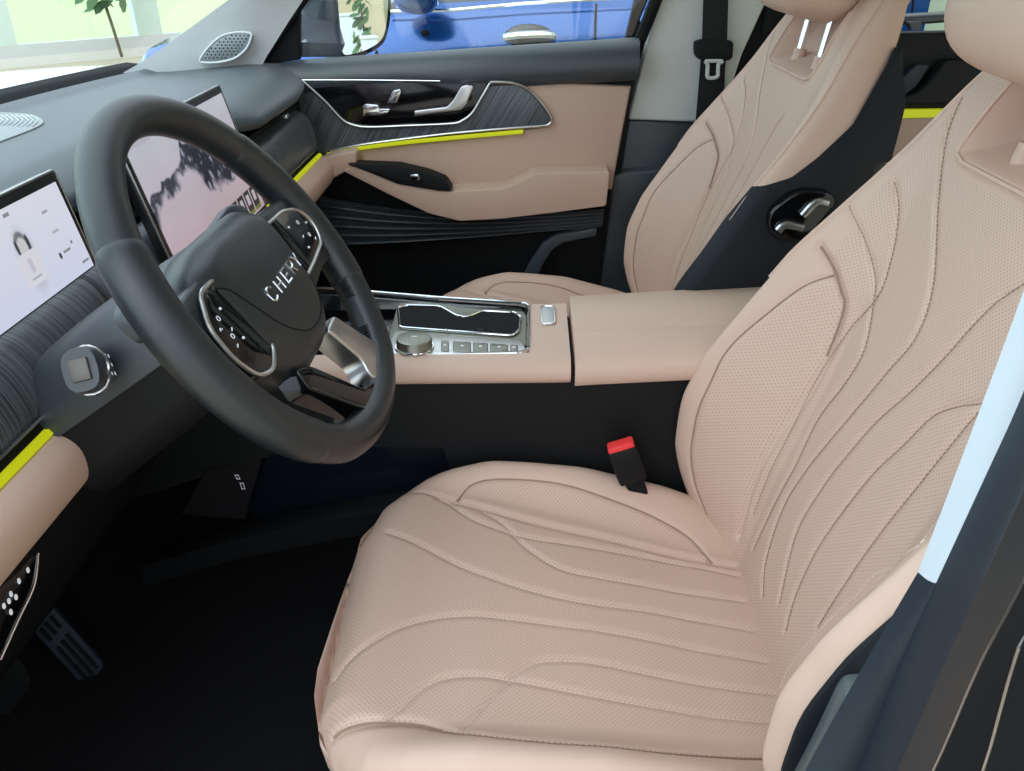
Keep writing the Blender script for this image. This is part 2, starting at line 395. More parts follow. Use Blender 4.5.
B_SEAMS = [seam(hit_b, s) for s in [
    [(888, 152), (893, 182), (897, 205), (893, 246), (879, 292), (852, 324), (820, 372), (790, 430), (768, 475), (752, 515)],
    [(848, 205), (860, 232), (871, 262), (874, 290), (864, 346), (845, 381), (816, 420), (792, 470), (768, 515), (752, 550)],
    [(961, 97), (947, 129), (941, 164), (937, 205), (932, 282), (916, 335), (887, 371), (852, 413), (827, 442), (803, 473), (779, 514), (764, 564), (762, 598)],
    [(1023, 283), (994, 303), (969, 328), (944, 356), (909, 392), (873, 424), (843, 459), (822, 486), (794, 536), (778, 605)],
    [(1000, 398), (982, 403), (955, 407), (930, 417), (902, 445), (877, 468), (858, 490), (824, 536), (796, 590), (784, 632)],
    [(1010, 375), (976, 413), (951, 442), (927, 473), (890, 518), (860, 558), (838, 592), (816, 628)]]]
B_ARC = seam(hit_b, [(832, 275), (802, 286), (767, 312), (731, 344), (706, 388), (693, 425), (690, 455), (696, 490), (710, 525)])
B_WING = seam(hit_b, [(819, 246), (832, 268), (840, 292), (842, 307), (831, 342), (813, 381), (792, 413), (770, 445), (754, 476), (744, 505), (738, 535)])
B_NEAR = seam(hit_b, [(945, 512), (920, 546), (891, 569), (856, 597), (826, 625), (797, 657), (783, 681), (773, 710)])
_nc = [hit_b(*p) for p in [(1010, 94), (988, 113), (971, 136), (960, 154), (966, 164), (990, 178), (1020, 197)]]
NV = [p for p in _nc if p is not None]
_n0 = NV[3]
B_NOTCH = [(-0.115, 0.70), (-0.130, 0.62), (-0.135, 0.597), (-0.124, NV[3][1]), (-NV[4][0], NV[4][1]), (NV[4][0], NV[4][1]), (NV[3][0], NV[3][1]), (NV[2][0], NV[2][1]), (NV[1][0], NV[1][1]), (NV[0][0], 0.70)]
print('NOTCH', NV)

def mirror_line(s): return np.c_[s[:, 0], -s[:, 1]]
def c_world(x, y, z, yc, m): return V3(x, yc + m * y, z)
def b_world(u, v, w, yc, m): return BB + BA * v + BN * w + V3(0, yc + m * u, 0)
def stitch(lines, surf, world, yc, m, lift=0.0008, step=0.0055, ln=0.0036, r=0.0006):
    V = []; F = []
    for L in lines:
        if L is None: continue
        P = resample(L, step)
        for i in range(len(P) - 1):
            a = P[i]; b = P[i] + (P[i + 1] - P[i]) * (ln / step)
            wa, wb = surf(np.array([a[0], b[0]]), np.array([a[1], b[1]])) + lift
            A = world(a[0], a[1], wa, yc, m); B = world(b[0], b[1], wb, yc, m)
            g = tube([A, B], r, 4); o = len(V); V += list(g[0]); F += [tuple(k + o for k in f) for f in g[1]]
    return V, F
def cord(line, surf, world, yc, m, r=0.0012, lift=0.0):
    w = surf(line[:, 0], line[:, 1]) + lift
    return tube([world(a, b, c, yc, m) for (a, b), c in zip(line, w)], r, 6)
def pad_mesh(name, V, nu, nv, uv, perf, m, parent, flip, skirt):
    F = []
    for j in range(nv - 1):
        for i in range(nu - 1):
            q = (j * nu + i, j * nu + i + 1, (j + 1) * nu + i + 1, (j + 1) * nu + i)
            F.append(q if not flip else q[::-1])
    ringi = [i for i in range(nu)] + [j * nu + nu - 1 for j in range(1, nv)] + [(nv - 1) * nu + i for i in range(nu - 2, -1, -1)] + [j * nu for j in range(nv - 2, 0, -1)]
    V = list(V); n0 = len(V); cur = ringi
    for s in skirt:
        V += [s(V[k], k) for k in ringi]; new = list(range(len(V) - len(ringi), len(V)))
        for a in range(len(ringi)):
            b = (a + 1) % len(ringi); q = (cur[a], new[a], new[b], cur[b]); F.append(q if not flip else q[::-1])
        cur = new
    o = obj(name, (V, F), m, parent, angle=180)
    me = o.data
    pa = me.attributes.new('perf', 'FLOAT', 'POINT'); arr = np.zeros(len(V), np.float32); arr[:n0] = perf; pa.data.foreach_set('value', arr)
    ul = me.uv_layers.new(name='UVMap'); uvp = np.zeros((len(V), 2)); uvp[:n0] = uv
    for a in range(len(ringi)): uvp[n0 + a::len(ringi)][:] = uvp[ringi[a]]
    li = np.zeros(len(me.loops), np.int32); me.loops.foreach_get('vertex_index', li)
    ul.data.foreach_set('uv', uvp[li].astype(np.float32).ravel())
    return o

def make_seat(yc, m, label, esc):
    t = thing('car_seat', (0.1, yc, 0.0), label, 'car seat', 'front seats')
    flip = m > 0
    # cushion
    nx, ny = 230, 220
    tx = np.linspace(0, 1, nx); xs = CXF + (CXR - CXF) * (0.75 * tx + 0.25 * tx ** 2.2)
    ss = np.linspace(-1, 1, ny); ss = np.sign(ss) * (0.8 * np.abs(ss) + 0.2 * (1 - (1 - np.abs(ss)) ** 2))
    X = np.repeat(xs[:, None], ny, 1); Yp = c_hw(X) * ss[None, :]
    Z = c_surf(X, Yp)
    lines = [s for s in C_SEAMS if s is not None] 
    for s in lines:
        d = seg_dist(X, Yp, s[::2]); Z -= 0.003 * np.exp(-(d / 0.004) ** 2)
    far = [C_FARLINE]; arcs = [C_ARC]
    for s in far: Z -= 0.006 * np.exp(-(seg_dist(X, Yp, s[::2]) / 0.006) ** 2)
    for s in arcs: Z -= 0.003 * np.exp(-(seg_dist(X, Yp, s[::2]) / 0.003) ** 2)
    Z -= 0.005 * np.exp(-(seg_dist(X, Yp, C_NEAR[::2]) / 0.005) ** 2)
    cw = np.interp(X, [-0.23, -0.1, 0.3], [0.205, 0.185, 0.14])
    perf = ((np.abs(Yp) < cw) & (X > -0.20)).astype(float)
    pol = np.r_[C_ARC, C_FARLINE[::-1]]
    perf = np.maximum(perf, inside(X, Yp, pol))
    dn = np.interp(X.ravel(), C_NEAR[np.argsort(C_NEAR[:, 0]), 0], C_NEAR[np.argsort(C_NEAR[:, 0]), 1]).reshape(X.shape)
    perf = np.where((Yp < dn) & (Yp < 0), 0, perf)
    V = np.c_[X.ravel(), yc + m * Yp.ravel(), Z.ravel()]
    pad_mesh('seat_cushion', V, ny, nx, np.c_[X.ravel(), Yp.ravel()], perf.ravel(), 'perf', t, flip,
             [lambda p, k: V3(p[0] + 0.004, p[1], p[2] - 0.03), lambda p, k: V3(p[0] * 0.97 + 0.005, yc + (p[1] - yc) * 0.99, 0.16), lambda p, k: V3(p[0] * 0.95 + 0.01, yc + (p[1] - yc) * 0.97, 0.12)])
    cu = [c for c in t.children if c.name.startswith('seat_cushion')][0]
    for s in lines + [C_NEAR[len(C_NEAR) // 4:]]: obj('stitching', stitch([s], c_surf, c_world, yc, m, lift=-0.0018), 'thread', cu, label='pale stitching')
    for s in arcs + [C_NEAR]: obj('seam_gap_cord', cord(s, c_surf, c_world, yc, m, lift=-0.0026), 'thread_dark', cu, label='brown cord for piping and seam gap shade')  # brown cords; the arc's cord paints in the shade of its seam gap
    # cushion base trim and runners
    bx = round_poly([(-0.19, 0.05), (-0.205, 0.13), (0.05, 0.15), (0.40, 0.22), (0.47, 0.24), (0.50, 0.18), (0.44, 0.05)], 0.03)
    for s in (-1, 1):
        g = plate([V3(x, yc + s * 0.248, z) for x, z in (bx if s > 0 else bx[::-1])], 0.03, (0, s, 0), 0.008)
        obj('side_valance', g, 'plastic', t)
        obj('seat_rail', box((0.12, yc + s * 0.2, 0.03), (0.72, 0.05, 0.045), 0.006), 'dark', t)
    # backrest
    nv, nu = 240, 230
    vs = np.linspace(BV0, BV1, nv); ss = np.linspace(-1, 1, nu); ss = np.sign(ss) * (0.75 * np.abs(ss) + 0.25 * (1 - (1 - np.abs(ss)) ** 2))
    Vv = np.repeat(vs[:, None], nu, 1); U = b_hw(Vv) * ss[None, :]; W = b_surf(U, Vv)
    bl = [s for s in B_SEAMS if s is not None]; bl = bl + [np.c_[-s[:, 0], s[:, 1]] for s in bl[:0]]
    for s in bl: W -= 0.003 * np.exp(-(seg_dist(U, Vv, s[::2]) / 0.004) ** 2)
    mb = lambda s: np.c_[-s[:, 0], s[:, 1]]
    for s in (B_WING,): W -= 0.006 * np.exp(-(seg_dist(U, Vv, s[::2]) / 0.005) ** 2)
    for s in (B_ARC,): W -= 0.003 * np.exp(-(seg_dist(U, Vv, s[::2]) / 0.003) ** 2)
    nin = inside(U, Vv, B_NOTCH[:] + [(NV[0][0], 0.74), (-0.115, 0.74)])
    nd = seg_dist(U, Vv, B_NOTCH); W -= np.where(nin, 0.044 * sstep(0.0, 0.045, Vv - 0.566) * sstep(0, 0.014, nd), 0) ; W += 0.004 * np.exp(-(nd / 0.004) ** 2)
    _o = np.argsort(B_NEAR[:, 1]); ul = np.interp(Vv, B_NEAR[_o, 1], B_NEAR[_o, 0]); ul = np.where(Vv > B_NEAR[_o[-1], 1], -0.21, ul)
    _o = np.argsort(B_WING[:, 1]); uh = np.interp(Vv, B_WING[_o, 1], B_WING[_o, 0]); uh = np.where(Vv > B_WING[_o[-1], 1], 0.21, uh)
    perf = ((U > ul + 0.004) & (U < uh - 0.003)).astype(float)
    perf = np.maximum(perf, inside(U, Vv, np.r_[B_ARC, B_WING[::-1]]))
    perf = np.where(nin | (nd < 0.01) | (np.abs(U) > b_hw(Vv) - 0.034), 0, perf)
    V = BB + Vv.ravel()[:, None] * BA + W.ravel()[:, None] * BN + np.c_[0 * U.ravel(), yc + m * U.ravel(), 0 * U.ravel()]
    def back(off, sh, dl=0.01):
        def f(p, k):
            d = p - BB; w = d @ BN; y = p[1] - yc
            q = p + BN * (min(off, w - dl) - w); q[1] = yc + y * sh
            return q - BA * 0.0
        return f
    pad_mesh('backrest', V, nu, nv, np.c_[U.ravel(), Vv.ravel()], perf.ravel(), 'perf', t, not flip, [back(-0.025, 1.0, 0.004), back(-0.062, 0.985, 0.012), back(-0.072, 0.93, 0.012), back(-0.075, 0.5, 0.006)])
    bk = [c for c in t.children if c.name.startswith('backrest')][0]
    for s in bl: obj('stitching', stitch([s], b_surf, b_world, yc, m, lift=-0.002), 'thread_dark', bk, label='brown stitching')
    if esc < 0.01: obj('edge_stitching', stitch([B_NEAR], b_surf, b_world, yc, m, lift=0.0004, r=0.0009, step=0.007, ln=0.0045), 'thread', bk, label='pale edge stitching')
    for s in (B_ARC, B_WING[:len(B_WING) // 3]): obj('seam_gap_cord', cord(s, b_surf, b_world, yc, m, lift=-0.0026), 'thread_dark', bk, label='brown cord for piping and seam gap shade')  # brown cord puts the dark of the seam gap into colour
    # piping around the headrest notch
    nl = resample(np.array(B_NOTCH), 0.004)
    nl = nl[nl[:, 1] < 0.68]
    obj('notch_piping', cord(nl, b_surf, b_world, yc, m, r=0.0028, lift=0.003), 'tan', bk)
    # edge piping down both front edges
    for s in (-1, 1):
        vv = np.linspace(0.36, 0.722, 70); ln = np.c_[s * (b_hw(vv) - 0.012), vv]
        obj('edge_piping', cord(ln, b_surf, b_world, yc, m, r=0.003, lift=0.0), 'tan', bk)
    # black side and back shell
    vs2 = np.r_[np.linspace(-0.09, 0.40, 40), np.linspace(0.41, 0.648, 40)]
    def shell(k, v):
        h = float(b_hw(v)); R = 0.03
        wb = float(np.interp(v, [0.42, 0.445, 0.48, 0.536, 0.62, 0.66], [0.06, 0.022, -0.005, -0.040, -0.060, -0.066])); bk_w = float(np.interp(v, [-0.09, 0.35, 0.58, 0.66], [-0.135, -0.135, -0.112, -0.075]))
        def side(near):
            e0 = float(np.interp(v, [-0.09, 0.0, 0.36, 0.425, 0.44], [0.6 * esc, esc, esc, 0.6 * esc, 0.001])) if near else 0.001
            out = []
            for f in (1.0, 0.8, 0.6, 0.42, 0.26, 0.12, 0.03):
                q = e0 * f; w = b_edge(q, v); c_ = (R - q) / R; lift = 0.0028 * (1 if f < 1 else 0.3)
                if v > 0.42 or not near: w = min(w, wb if v > 0.42 else w - 0.02)
                out.append((h - q + lift * c_, w + lift * math.sqrt(max(0, 1 - c_ * c_))))
            w = out[-1][1]
            return out + [(h + 0.004, min(w - 0.012, bk_w + 0.06)), (h + 0.002, bk_w + (0.03 if v < 0.5 else 0.006)), (h - 0.03, bk_w), (h * 0.4, bk_w - 0.012)]
        pts = [(-a, b) for a, b in side(True)] + side(False)[::-1]
        u, w = pts[k]; return b_world(u, v, w, yc, m)
    g = grid(shell, list(range(22)), vs2)
    obj('backrest_shell', g, 'navy', t, angle=60, label='black side and back shell')
    # headrest on two posts
    for s in (-1, 1):
        u = 0.058 * s
        A = b_world(u, 0.580, -0.020, yc, m); B = b_world(u, 0.76, 0.0, yc, m)
        obj('headrest_post', tube([A, B], 0.0065, 12), 'chrome', t, label='chrome headrest post')
        obj('post_sleeve', merge(tube([b_world(u, 0.580, -0.021, yc, m), b_world(u, 0.604, -0.019, yc, m)], [0.012, 0.011], 12)), 'tan', t)
    tlt = Matrix(((BN[0], 0, BA[0]), (0, 1, 0), (BN[2], 0, BA[2])))
    c = BB + BA * 0.757 + BN * 0.036 + V3(0, yc, 0)
    V, F = ellipsoid(c, (0.070, 0.144, 0.108), tlt, 40, 24, 0.55)
    hr = obj('headrest', (V, F), 'tan', t, angle=180)
    return t, bk
seat_d, back_d = make_seat(-0.38, 1, 'tan perforated leather driver seat nearest the camera, its cushion in full view', 0.004)
seat_p, back_p = make_seat(0.37, 1, 'tan leather passenger seat beyond the centre console, with silver switches on its black side', 0.022)
# seat switches on the inboard side of the passenger backrest shell
def p_in(pts, y=0.085): return pys(pts, y)
sp_out = round_poly(p_in([(766, 215), (798, 190), (832, 192), (836, 205), (806, 242), (772, 240)]), 0.02)
sp = obj('switch_panel', plate(sp_out, 0.02, (0, -1, 0), 0.004), 'gloss', seat_p)
for pts in ([(803, 216), (816, 203), (828, 204)], [(778, 231), (786, 225), (803, 228)]):
    P = p_in(pts, 0.079)
    obj('seat_switch', tube(cat_rom(P, 4), 0.006, 8, flat=0.8, up=(0, 1, 0)), 'satin', sp, label='silver seat switch')
# stitched seam on the driver seat's outer black side, and belt anchor cover


# ------------------------------------------------------------------ steering wheel
WC = V3(-0.258, -0.371, 0.659); WT = math.radians(33.8)
WN = V3(math.cos(WT), 0, math.sin(WT)); W1 = V3(0, 1, 0); W2 = V3(-math.sin(WT), 0, math.cos(WT))
def wp(a, b, o=0.0): return WC + W1 * a + W2 * b + WN * o
sw = thing('steering_wheel', WC - WN * 0.03, 'black leather steering wheel with raised silver lettering on its hub, before the driver seat', 'steering wheel')
def rim_pt(th, R=0.180):
    a, b = R * math.cos(th), R * math.sin(th)
    if b < -0.15: b = -0.15 - (-b - 0.15) * 0.75
    return wp(a, b)
def rim_arc(d0, d1, r, n=60): return [rim_pt(math.radians(q)) for q in np.linspace(d0, d1, n)]
J = [39, 146.5, 225, 335]     # joints
def rim_seg(d0, d1, r): return tube(rim_arc(d0, d1, r), r, 24, up=tuple(WN), flat=1.0)
obj('rim', tube([rim_pt(q) for q in np.linspace(0, 2 * math.pi, 180, endpoint=False)], 0.0186, 24, closed=True, up=tuple(WN)), 'rim', sw, angle=180)
def grip(d0, d1):
    ds = np.linspace(d0, d1, 50); r = [0.0202] * 50; r[0] = r[-1] = 0.0176; r[1] = r[-2] = 0.0196
    return tube([rim_pt(math.radians(q)) for q in ds], r, 24, up=tuple(WN))
obj('rim_grip', grip(146.5, 225), 'rim', sw, angle=60)
obj('rim_grip', grip(-27, 39), 'rim', sw, angle=60)
# lacing on the inner face of the lower right of the rim
def lace(d0, d1, n):
    P = []; n = int(n * 1.7)
    for i in range(n):
        th = math.radians(d0 + (d1 - d0) * i / (n - 1)); c = rim_pt(th); inw = -(W1 * math.cos(th) + W2 * math.sin(th))
        off = 0.010 * (1 if i % 2 else -1) + 0.003
        P.append(c + inw * 0.0188 + WN * off * 0.6)
    return tube(P, 0.0006, 5)
obj('lacing', lace(22, -34, 60), 'dark', sw, label='dark laced seam inside the rim')
obj('lacing', lace(-48, -75, 28), 'dark', sw, label='dark laced seam inside the rim')
# hub
hub_o = round_poly([(-0.118, 0.050), (-0.070, 0.066), (0.045, 0.066), (0.078, 0.050), (0.077, 0.0), (0.062, -0.056), (0.028, -0.087), (-0.074, -0.086), (-0.112, -0.050), (-0.113, 0.0)], 0.022, 6)
hub_o = resample(np.vstack([hub_o, hub_o[:1]]), 0.004)[:-1]
def hub_w(f): return 0.020 - 0.006 * f ** 2 - 0.016 * np.clip((f - 0.7) / 0.3, 0, 1) ** 2.2
def hub_at(a, b):
    ang = np.arctan2(hub_o[:, 1], hub_o[:, 0]); k = int(np.argmin(np.abs(np.angle(np.exp(1j * (ang - math.atan2(b, a))))))); f = math.hypot(a, b) / math.hypot(*hub_o[k])
    return hub_w(min(f, 1))
rings = [0.02] + list(np.linspace(0.1, 1, 18)); V = [wp(0, 0, hub_w(0))]; F = []
N = len(hub_o)
for f in rings: V += [wp(a * f, b * f, hub_w(f)) for a, b in hub_o]
V += [wp(a * 1.0, b * 1.0, -0.03) for a, b in hub_o]; V += [wp(a * 0.9, b * 0.9, -0.05) for a, b in hub_o]
for i in range(N): F.append((0, 1 + i, 1 + (i + 1) % N))
for j in range(len(rings) + 1):
    o = 1 + j * N
    for i in range(N): F.append((o + i, o + N + i, o + N + (i + 1) % N, o + (i + 1) % N))
hub = obj('hub', (V, F), 'rim', sw, angle=50)
hl = cat_rom([(-0.115, 0.034), (-0.094, 0.024), (-0.080, -0.006), (-0.064, -0.036), (-0.036, -0.057), (-0.004, -0.063), (0.026, -0.057), (0.047, -0.040), (0.057, -0.010), (0.064, 0.020), (0.077, 0.034)], 6)
obj('hub_seam', tube([wp(a, b, hub_at(a, b) + 0.0000) for a, b in hl], 0.0008, 6), 'dark', hub)
def bars(strokes, frame, r, m, parent, name, label=None):
    gs = [tube([frame(*p) for p in s], r, 6) for s in strokes]
    return obj(name, merge(*gs), m, parent, label=label)
FONT = {'C': [[(1, .85), (.75, 1), (.25, 1), (0, .75), (0, .25), (.25, 0), (.75, 0), (1, .15)]], 'H': [[(0, 0), (0, 1)], [(1, 0), (1, 1)], [(0, .5), (1, .5)]],
        'E': [[(0, 0), (0, 1)], [(0, 1), (1, 1)], [(0, .5), (.85, .5)], [(0, 0), (1, 0)]], 'R': [[(0, 0), (0, 1), (.75, 1), (1, .85), (1, .65), (.75, .5), (0, .5)], [(.5, .5), (1, 0)]],
        'Y': [[(0, 1), (.5, .5), (1, 1)], [(.5, .5), (.5, 0)]]}
for ch, a0 in zip('CHERY', (-0.052, -0.029, -0.0055, 0.017, 0.040)):
    obj('letter', merge(*[tube([wp(a0 + x * 0.012, -0.016 + y * 0.0135, hub_at(a0 + x * .012, -0.009) + 0.0006) for x, y in s], 0.0012, 6) for s in FONT[ch]]), 'chrome', hub, label='raised silver letter ' + ch)
obj('airbag_mark', merge(tube([wp(0.002, -0.052, 0.0135), wp(0.008, -0.046, 0.0140)], 0.0006, 5), tube([wp(0.001, -0.046, 0.0140), wp(0.006, -0.053, 0.0132)], 0.0006, 5)), 'satin', hub)
# side spokes, key pads
for s in (-1, 1):
    arm = round_poly([(s * 0.06, 0.046), (s * 0.12, 0.044), (s * 0.168, 0.040), (s * 0.176, 0.0), (s * 0.172, -0.045), (s * 0.12, -0.042), (s * 0.06, -0.05)][::s], 0.008)
    sp_ = obj('spoke', plate([wp(a, b, 0.006) for a, b in arm], 0.022, WN, 0.006), 'rim', sw)
    pd = round_poly([(s * 0.06, 0.034), (s * 0.115, 0.032), (s * 0.152, 0.022), (s * 0.166, 0.0), (s * 0.150, -0.022), (s * 0.095, -0.028), (s * 0.06, -0.03)][::s], [0.002, 0.01, 0.018, 0.016, 0.012, 0.01, 0.002])
    if s < 0: pd = round_poly([(-0.09, 0.036), (-0.125, 0.036), (-0.150, 0.012), (-0.154, -0.018), (-0.144, -0.044), (-0.118, -0.052), (-0.09, -0.04)], 0.010)
    pad = obj('key_pad', plate([wp(a, b, 0.011) for a, b in pd], 0.01, WN, 0.001), 'gloss', sw)
    obj('pad_frame', tube([wp(a, b, 0.0105) for a, b in pd], 0.0022, 8, closed=True, up=tuple(WN)), 'satin', pad, label='silver frame of the key pad')
    pr_ = random.Random(3)
    for (a, b, k) in [(0.100, 0.016, 0), (0.128, 0.012, 1), (0.147, 0.004, 2), (0.116, -0.002, 3), (0.132, -0.006, 1), (0.108, -0.014, 0), (0.14, -0.014, 3)]:
        a = a if s > 0 else -0.118 - (a - 0.1) * 0.45
        if k == 0: g = ellipsoid(wp(a, b, 0.0115), (0.0013,) * 3, None, 8, 6)
        elif k == 1: g = tube([wp(a + 0.0022 * math.cos(q), b + 0.0022 * math.sin(q), 0.0115) for q in np.linspace(0, 6.28, 9)[:-1]], 0.0004, 4, closed=True)
        elif k == 2: g = tube([wp(a - 0.002, b, 0.0115), wp(a, b + 0.002, 0.0115), wp(a + 0.002, b, 0.0115)], 0.0005, 4)
        else: g = tube([wp(a - 0.0025, b - 0.001, 0.0115), wp(a + 0.001, b + 0.001, 0.0115)], 0.0005, 4)
        obj('key_symbol', g, 'white', pad)
# lower spoke: silver arm, arm painted black for its dark reflection, open between them
for s in (1, -1):
    ar = [(s * 0.016, -0.080), (s * 0.050, -0.078), (s * 0.066, -0.104), (s * 0.098, -0.152), (s * 0.094, -0.168), (s * 0.030, -0.168), (s * 0.026, -0.146), (s * 0.034, -0.132), (s * 0.027, -0.112)]
    if s < 0: ar = [(-0.086, -0.070), (-0.060, -0.082), (-0.008, -0.146), (0.030, -0.158), (0.034, -0.174), (-0.024, -0.172), (-0.092, -0.092)]
    ar = round_poly(ar[::-1] if s > 0 else ar[::-1], 0.006)
    obj('lower_spoke', plate([wp(a, b, 0.010) for a, b in ar], 0.026, WN, 0.006), 'satin' if s > 0 else 'gloss', sw, label='silver lower spoke' if s > 0 else 'lower spoke painted black for its dark reflection')
obj('spoke_trim', tube([wp(-0.024, -0.169, 0.0105), wp(-0.058, -0.130, 0.0105), wp(-0.090, -0.092, 0.0105)], 0.0012, 6), 'chrome', sw)
obj('spoke_bridge', plate([wp(a, b, -0.008) for a, b in [(-0.034, -0.150), (0.034, -0.150), (0.034, -0.170), (-0.034, -0.170)][::-1]], 0.02, WN, 0.003), 'gloss', sw)
# paddles behind the spokes
for s in (-1, 1):
    po = round_poly([(s * 0.055, 0.045), (s * 0.065, 0.064), (s * 0.125, 0.070), (s * 0.155, 0.060), (s * 0.150, 0.03)][::s], 0.012)
    obj('paddle', plate([wp(a, b, -0.036) for a, b in po], 0.012, WN, 0.004), 'soft', sw)

# ------------------------------------------------------------------ steering column
sc_ = thing('steering_column', (-0.42, -0.371, 0.52), 'black steering column shroud carrying the stalk, behind the steering wheel', 'steering column')
def col_ring(t, hw, up, dn):
    c = WC - WN * t; W3 = W2
    pts = round_poly([(-hw, -dn * 0.6), (-hw * 0.75, -dn), (hw * 0.75, -dn), (hw, -dn * 0.6), (hw, up * 0.5), (hw * 0.72, up), (-hw * 0.72, up), (-hw, up * 0.5)], 0.02, 4)
    return [c + W1 * a + W3 * b for a, b in pts]
obj('shroud', loft([col_ring(t, hw, up, dn) for t, hw, up, dn in [(0.035, 0.062, 0.050, 0.055), (0.06, 0.075, 0.058, 0.062), (0.14, 0.084, 0.060, 0.072), (0.26, 0.090, 0.060, 0.080)]]), 'plastic', sc_, angle=50)
obj('upper_cover', loft([[WC - WN * t + W1 * a + W2 * b for a, b in ([(-hw, 0.0)] + list(cat_rom([(-hw, 0.02), (-hw * 0.8, up * 0.95), (0, up * 1.05), (hw * 0.8, up * 0.95), (hw, 0.02)], 4)) + [(hw, 0.0)])] for t, hw, up in [(0.04, 0.064, 0.052), (0.06, 0.077, 0.061), (0.14, 0.0865, 0.064), (0.26, 0.0925, 0.064)]]), 'soft', sc_, angle=50)
# stalk on the left
S0 = atY(116, 372, -0.43); S1 = atY(80, 370, -0.495); sd = S1 - S0; sl = np.linalg.norm(sd); sd = sd / sl
su = np.cross(sd, V3(1, 0, 0.3)); su /= np.linalg.norm(su); sv = np.cross(su, sd)
def st_ring(t, a, b): return [S0 + sd * t + su * (a * math.copysign(abs(math.cos(q)) ** .7, math.cos(q))) + sv * (b * math.copysign(abs(math.sin(q)) ** .7, math.sin(q))) for q in np.linspace(0, 2 * math.pi, 20, endpoint=False)]
stalk = obj('stalk', loft([st_ring(-0.02, 0.016, 0.014), st_ring(sl * 0.45, 0.014, 0.012), st_ring(sl * 0.55, 0.017, 0.014), st_ring(sl * 0.9, 0.021, 0.017), st_ring(sl, 0.019, 0.015)]), 'soft', sc_)
g = box(S1 + sd * 0.001, (0.017, 0.004, 0.020), 0.0015, Matrix((tuple(sv), tuple(sd), tuple(su))).transposed())
obj('stalk_end_cap', g, 'capm', stalk, label='brushed metal stalk end')
obj('stalk_ring', tube([S0 + sd * sl * 0.78 + su * 0.0215 * math.cos(q) + sv * 0.0175 * math.sin(q) for q in np.linspace(0, 2 * math.pi, 20, endpoint=False)], 0.0018, 6, closed=True), 'satin', stalk)
for i in range(6):
    q = 2.2 + 0.0; t = sl * (0.60 + 0.03 * i); c = S0 + sd * t + sv * 0.0165 + su * (0.008 * ((i % 3) - 1))
    obj('stalk_symbol', tube([c, c + su * 0.003 + sd * 0.001], 0.0006, 4), 'white', stalk)

# ------------------------------------------------------------------ dashboard
db = thing('dashboard', (-0.62, 0.0, 0.45), 'dark padded dashboard with a dark wood band and tan lower edge, below the windscreen', 'dashboard')
ys = np.linspace(-0.74, 0.74, 61)
def bow(y): return 0.085 * (y / 0.7) ** 2
def top_prof(y):
    f = bow(y); s = min(1, max(0, (abs(y) - 0.50) / 0.22)) ** 2; r = -0.525 + 0.073 * float(sstep(0.19, 0.30, y)) - 0.035 * s
    return [(-0.905 + f, 0.660), (-0.890 + f, 0.702), (-0.870 + f, 0.713), (-0.850 + f, 0.706), (-0.80 + f * 0.8, 0.707), (-0.70 + f * 0.4, 0.712), (min(-0.60, r - 0.08), 0.716), (r - 0.06, 0.714), (r - 0.035, 0.704), (r - 0.010, 0.691), (r, 0.678), (r - 0.006, 0.668), (r - 0.05, 0.664), (r - 0.12, 0.66)]
obj('top_pad', grid(lambda k, y: V3(top_prof(y)[k][0], y, top_prof(y)[k][1]), range(14), ys), 'dash', db, angle=180)
def base_prof(y): return [(-0.60, 0.672), (-0.575, 0.66), (-0.555, 0.632), (-0.50, 0.628)]
obj('vent_recess', grid(lambda k, y: V3(base_prof(y)[k][0], y, base_prof(y)[k][1]), range(4), ys), 'dark', db, angle=30)
def wood_prof(y): return cat_rom([(-0.500, 0.630), (-0.480, 0.622), (-0.466, 0.600), (-0.460, 0.570), (-0.462, 0.552)], 4)
for a, b in ((-0.74, -0.455), (-0.29, 0.668)):
    yy = np.linspace(a, b, 30)
    yw = yy if a > -0.5 else np.linspace(a, -0.28, 30)
    obj('wood_band', grid(lambda k, y: V3(wood_prof(y)[k][0], y, wood_prof(y)[k][1]), range(17), yw), 'wood', db, angle=180)
    obj('gap_strip', grid(lambda k, y: V3([-0.463, -0.461, -0.458][k], y, [0.552, 0.546, 0.539][k]), range(3), yy), 'dark', db)
    obj('band_trim', tube([V3(-0.459, y, 0.553) for y in yy], 0.0022, 6), 'chrome', db, label='thin chrome strip under the wood band')
    obj('ambient_strip', grid(lambda k, y: V3([-0.460, -0.454, -0.451, -0.455][k], y, [0.541, 0.541, 0.536, 0.533][k]), range(4), yy), 'lime', db, label='glowing lime light strip')
    tp = cat_rom([(-0.465, 0.535), (-0.446, 0.532), (-0.432, 0.518), (-0.430, 0.495), (-0.440, 0.474), (-0.465, 0.464), (-0.50, 0.462)], 4)
    yt = np.linspace(a, b, 30)
    V, F = grid(lambda k, y: V3(tp[k][0], y, tp[k][1]), range(len(tp)), yt); n = len(tp)
    F.append(tuple(range(n))); F.append(tuple((len(yt) - 1) * n + i for i in range(n))[::-1])
    obj('tan_band', (V, F), 'tan', db, angle=50, label='tan leather lower band')
lp = [(-0.50, 0.64), (-0.50, 0.46), (-0.475, 0.45), (-0.48, 0.40), (-0.53, 0.30), (-0.62, 0.18), (-0.80, 0.15)]
obj('lower_panel', grid(lambda k, y: V3(lp[k][0], y, lp[k][1]), range(7), ys), 'plastic', db, angle=30)
# vent at the passenger end
obj('air_vent', grid(lambda k, y: V3([-0.50, -0.49, -0.49, -0.50][k], y, [0.660, 0.658, 0.650, 0.648][k]), range(4), np.linspace(0.38, 0.64, 8)), 'gloss', db)
obj('vent_tab', box((-0.462, 0.47, 0.656), (0.012, 0.024, 0.008), 0.002), 'chrome', db)
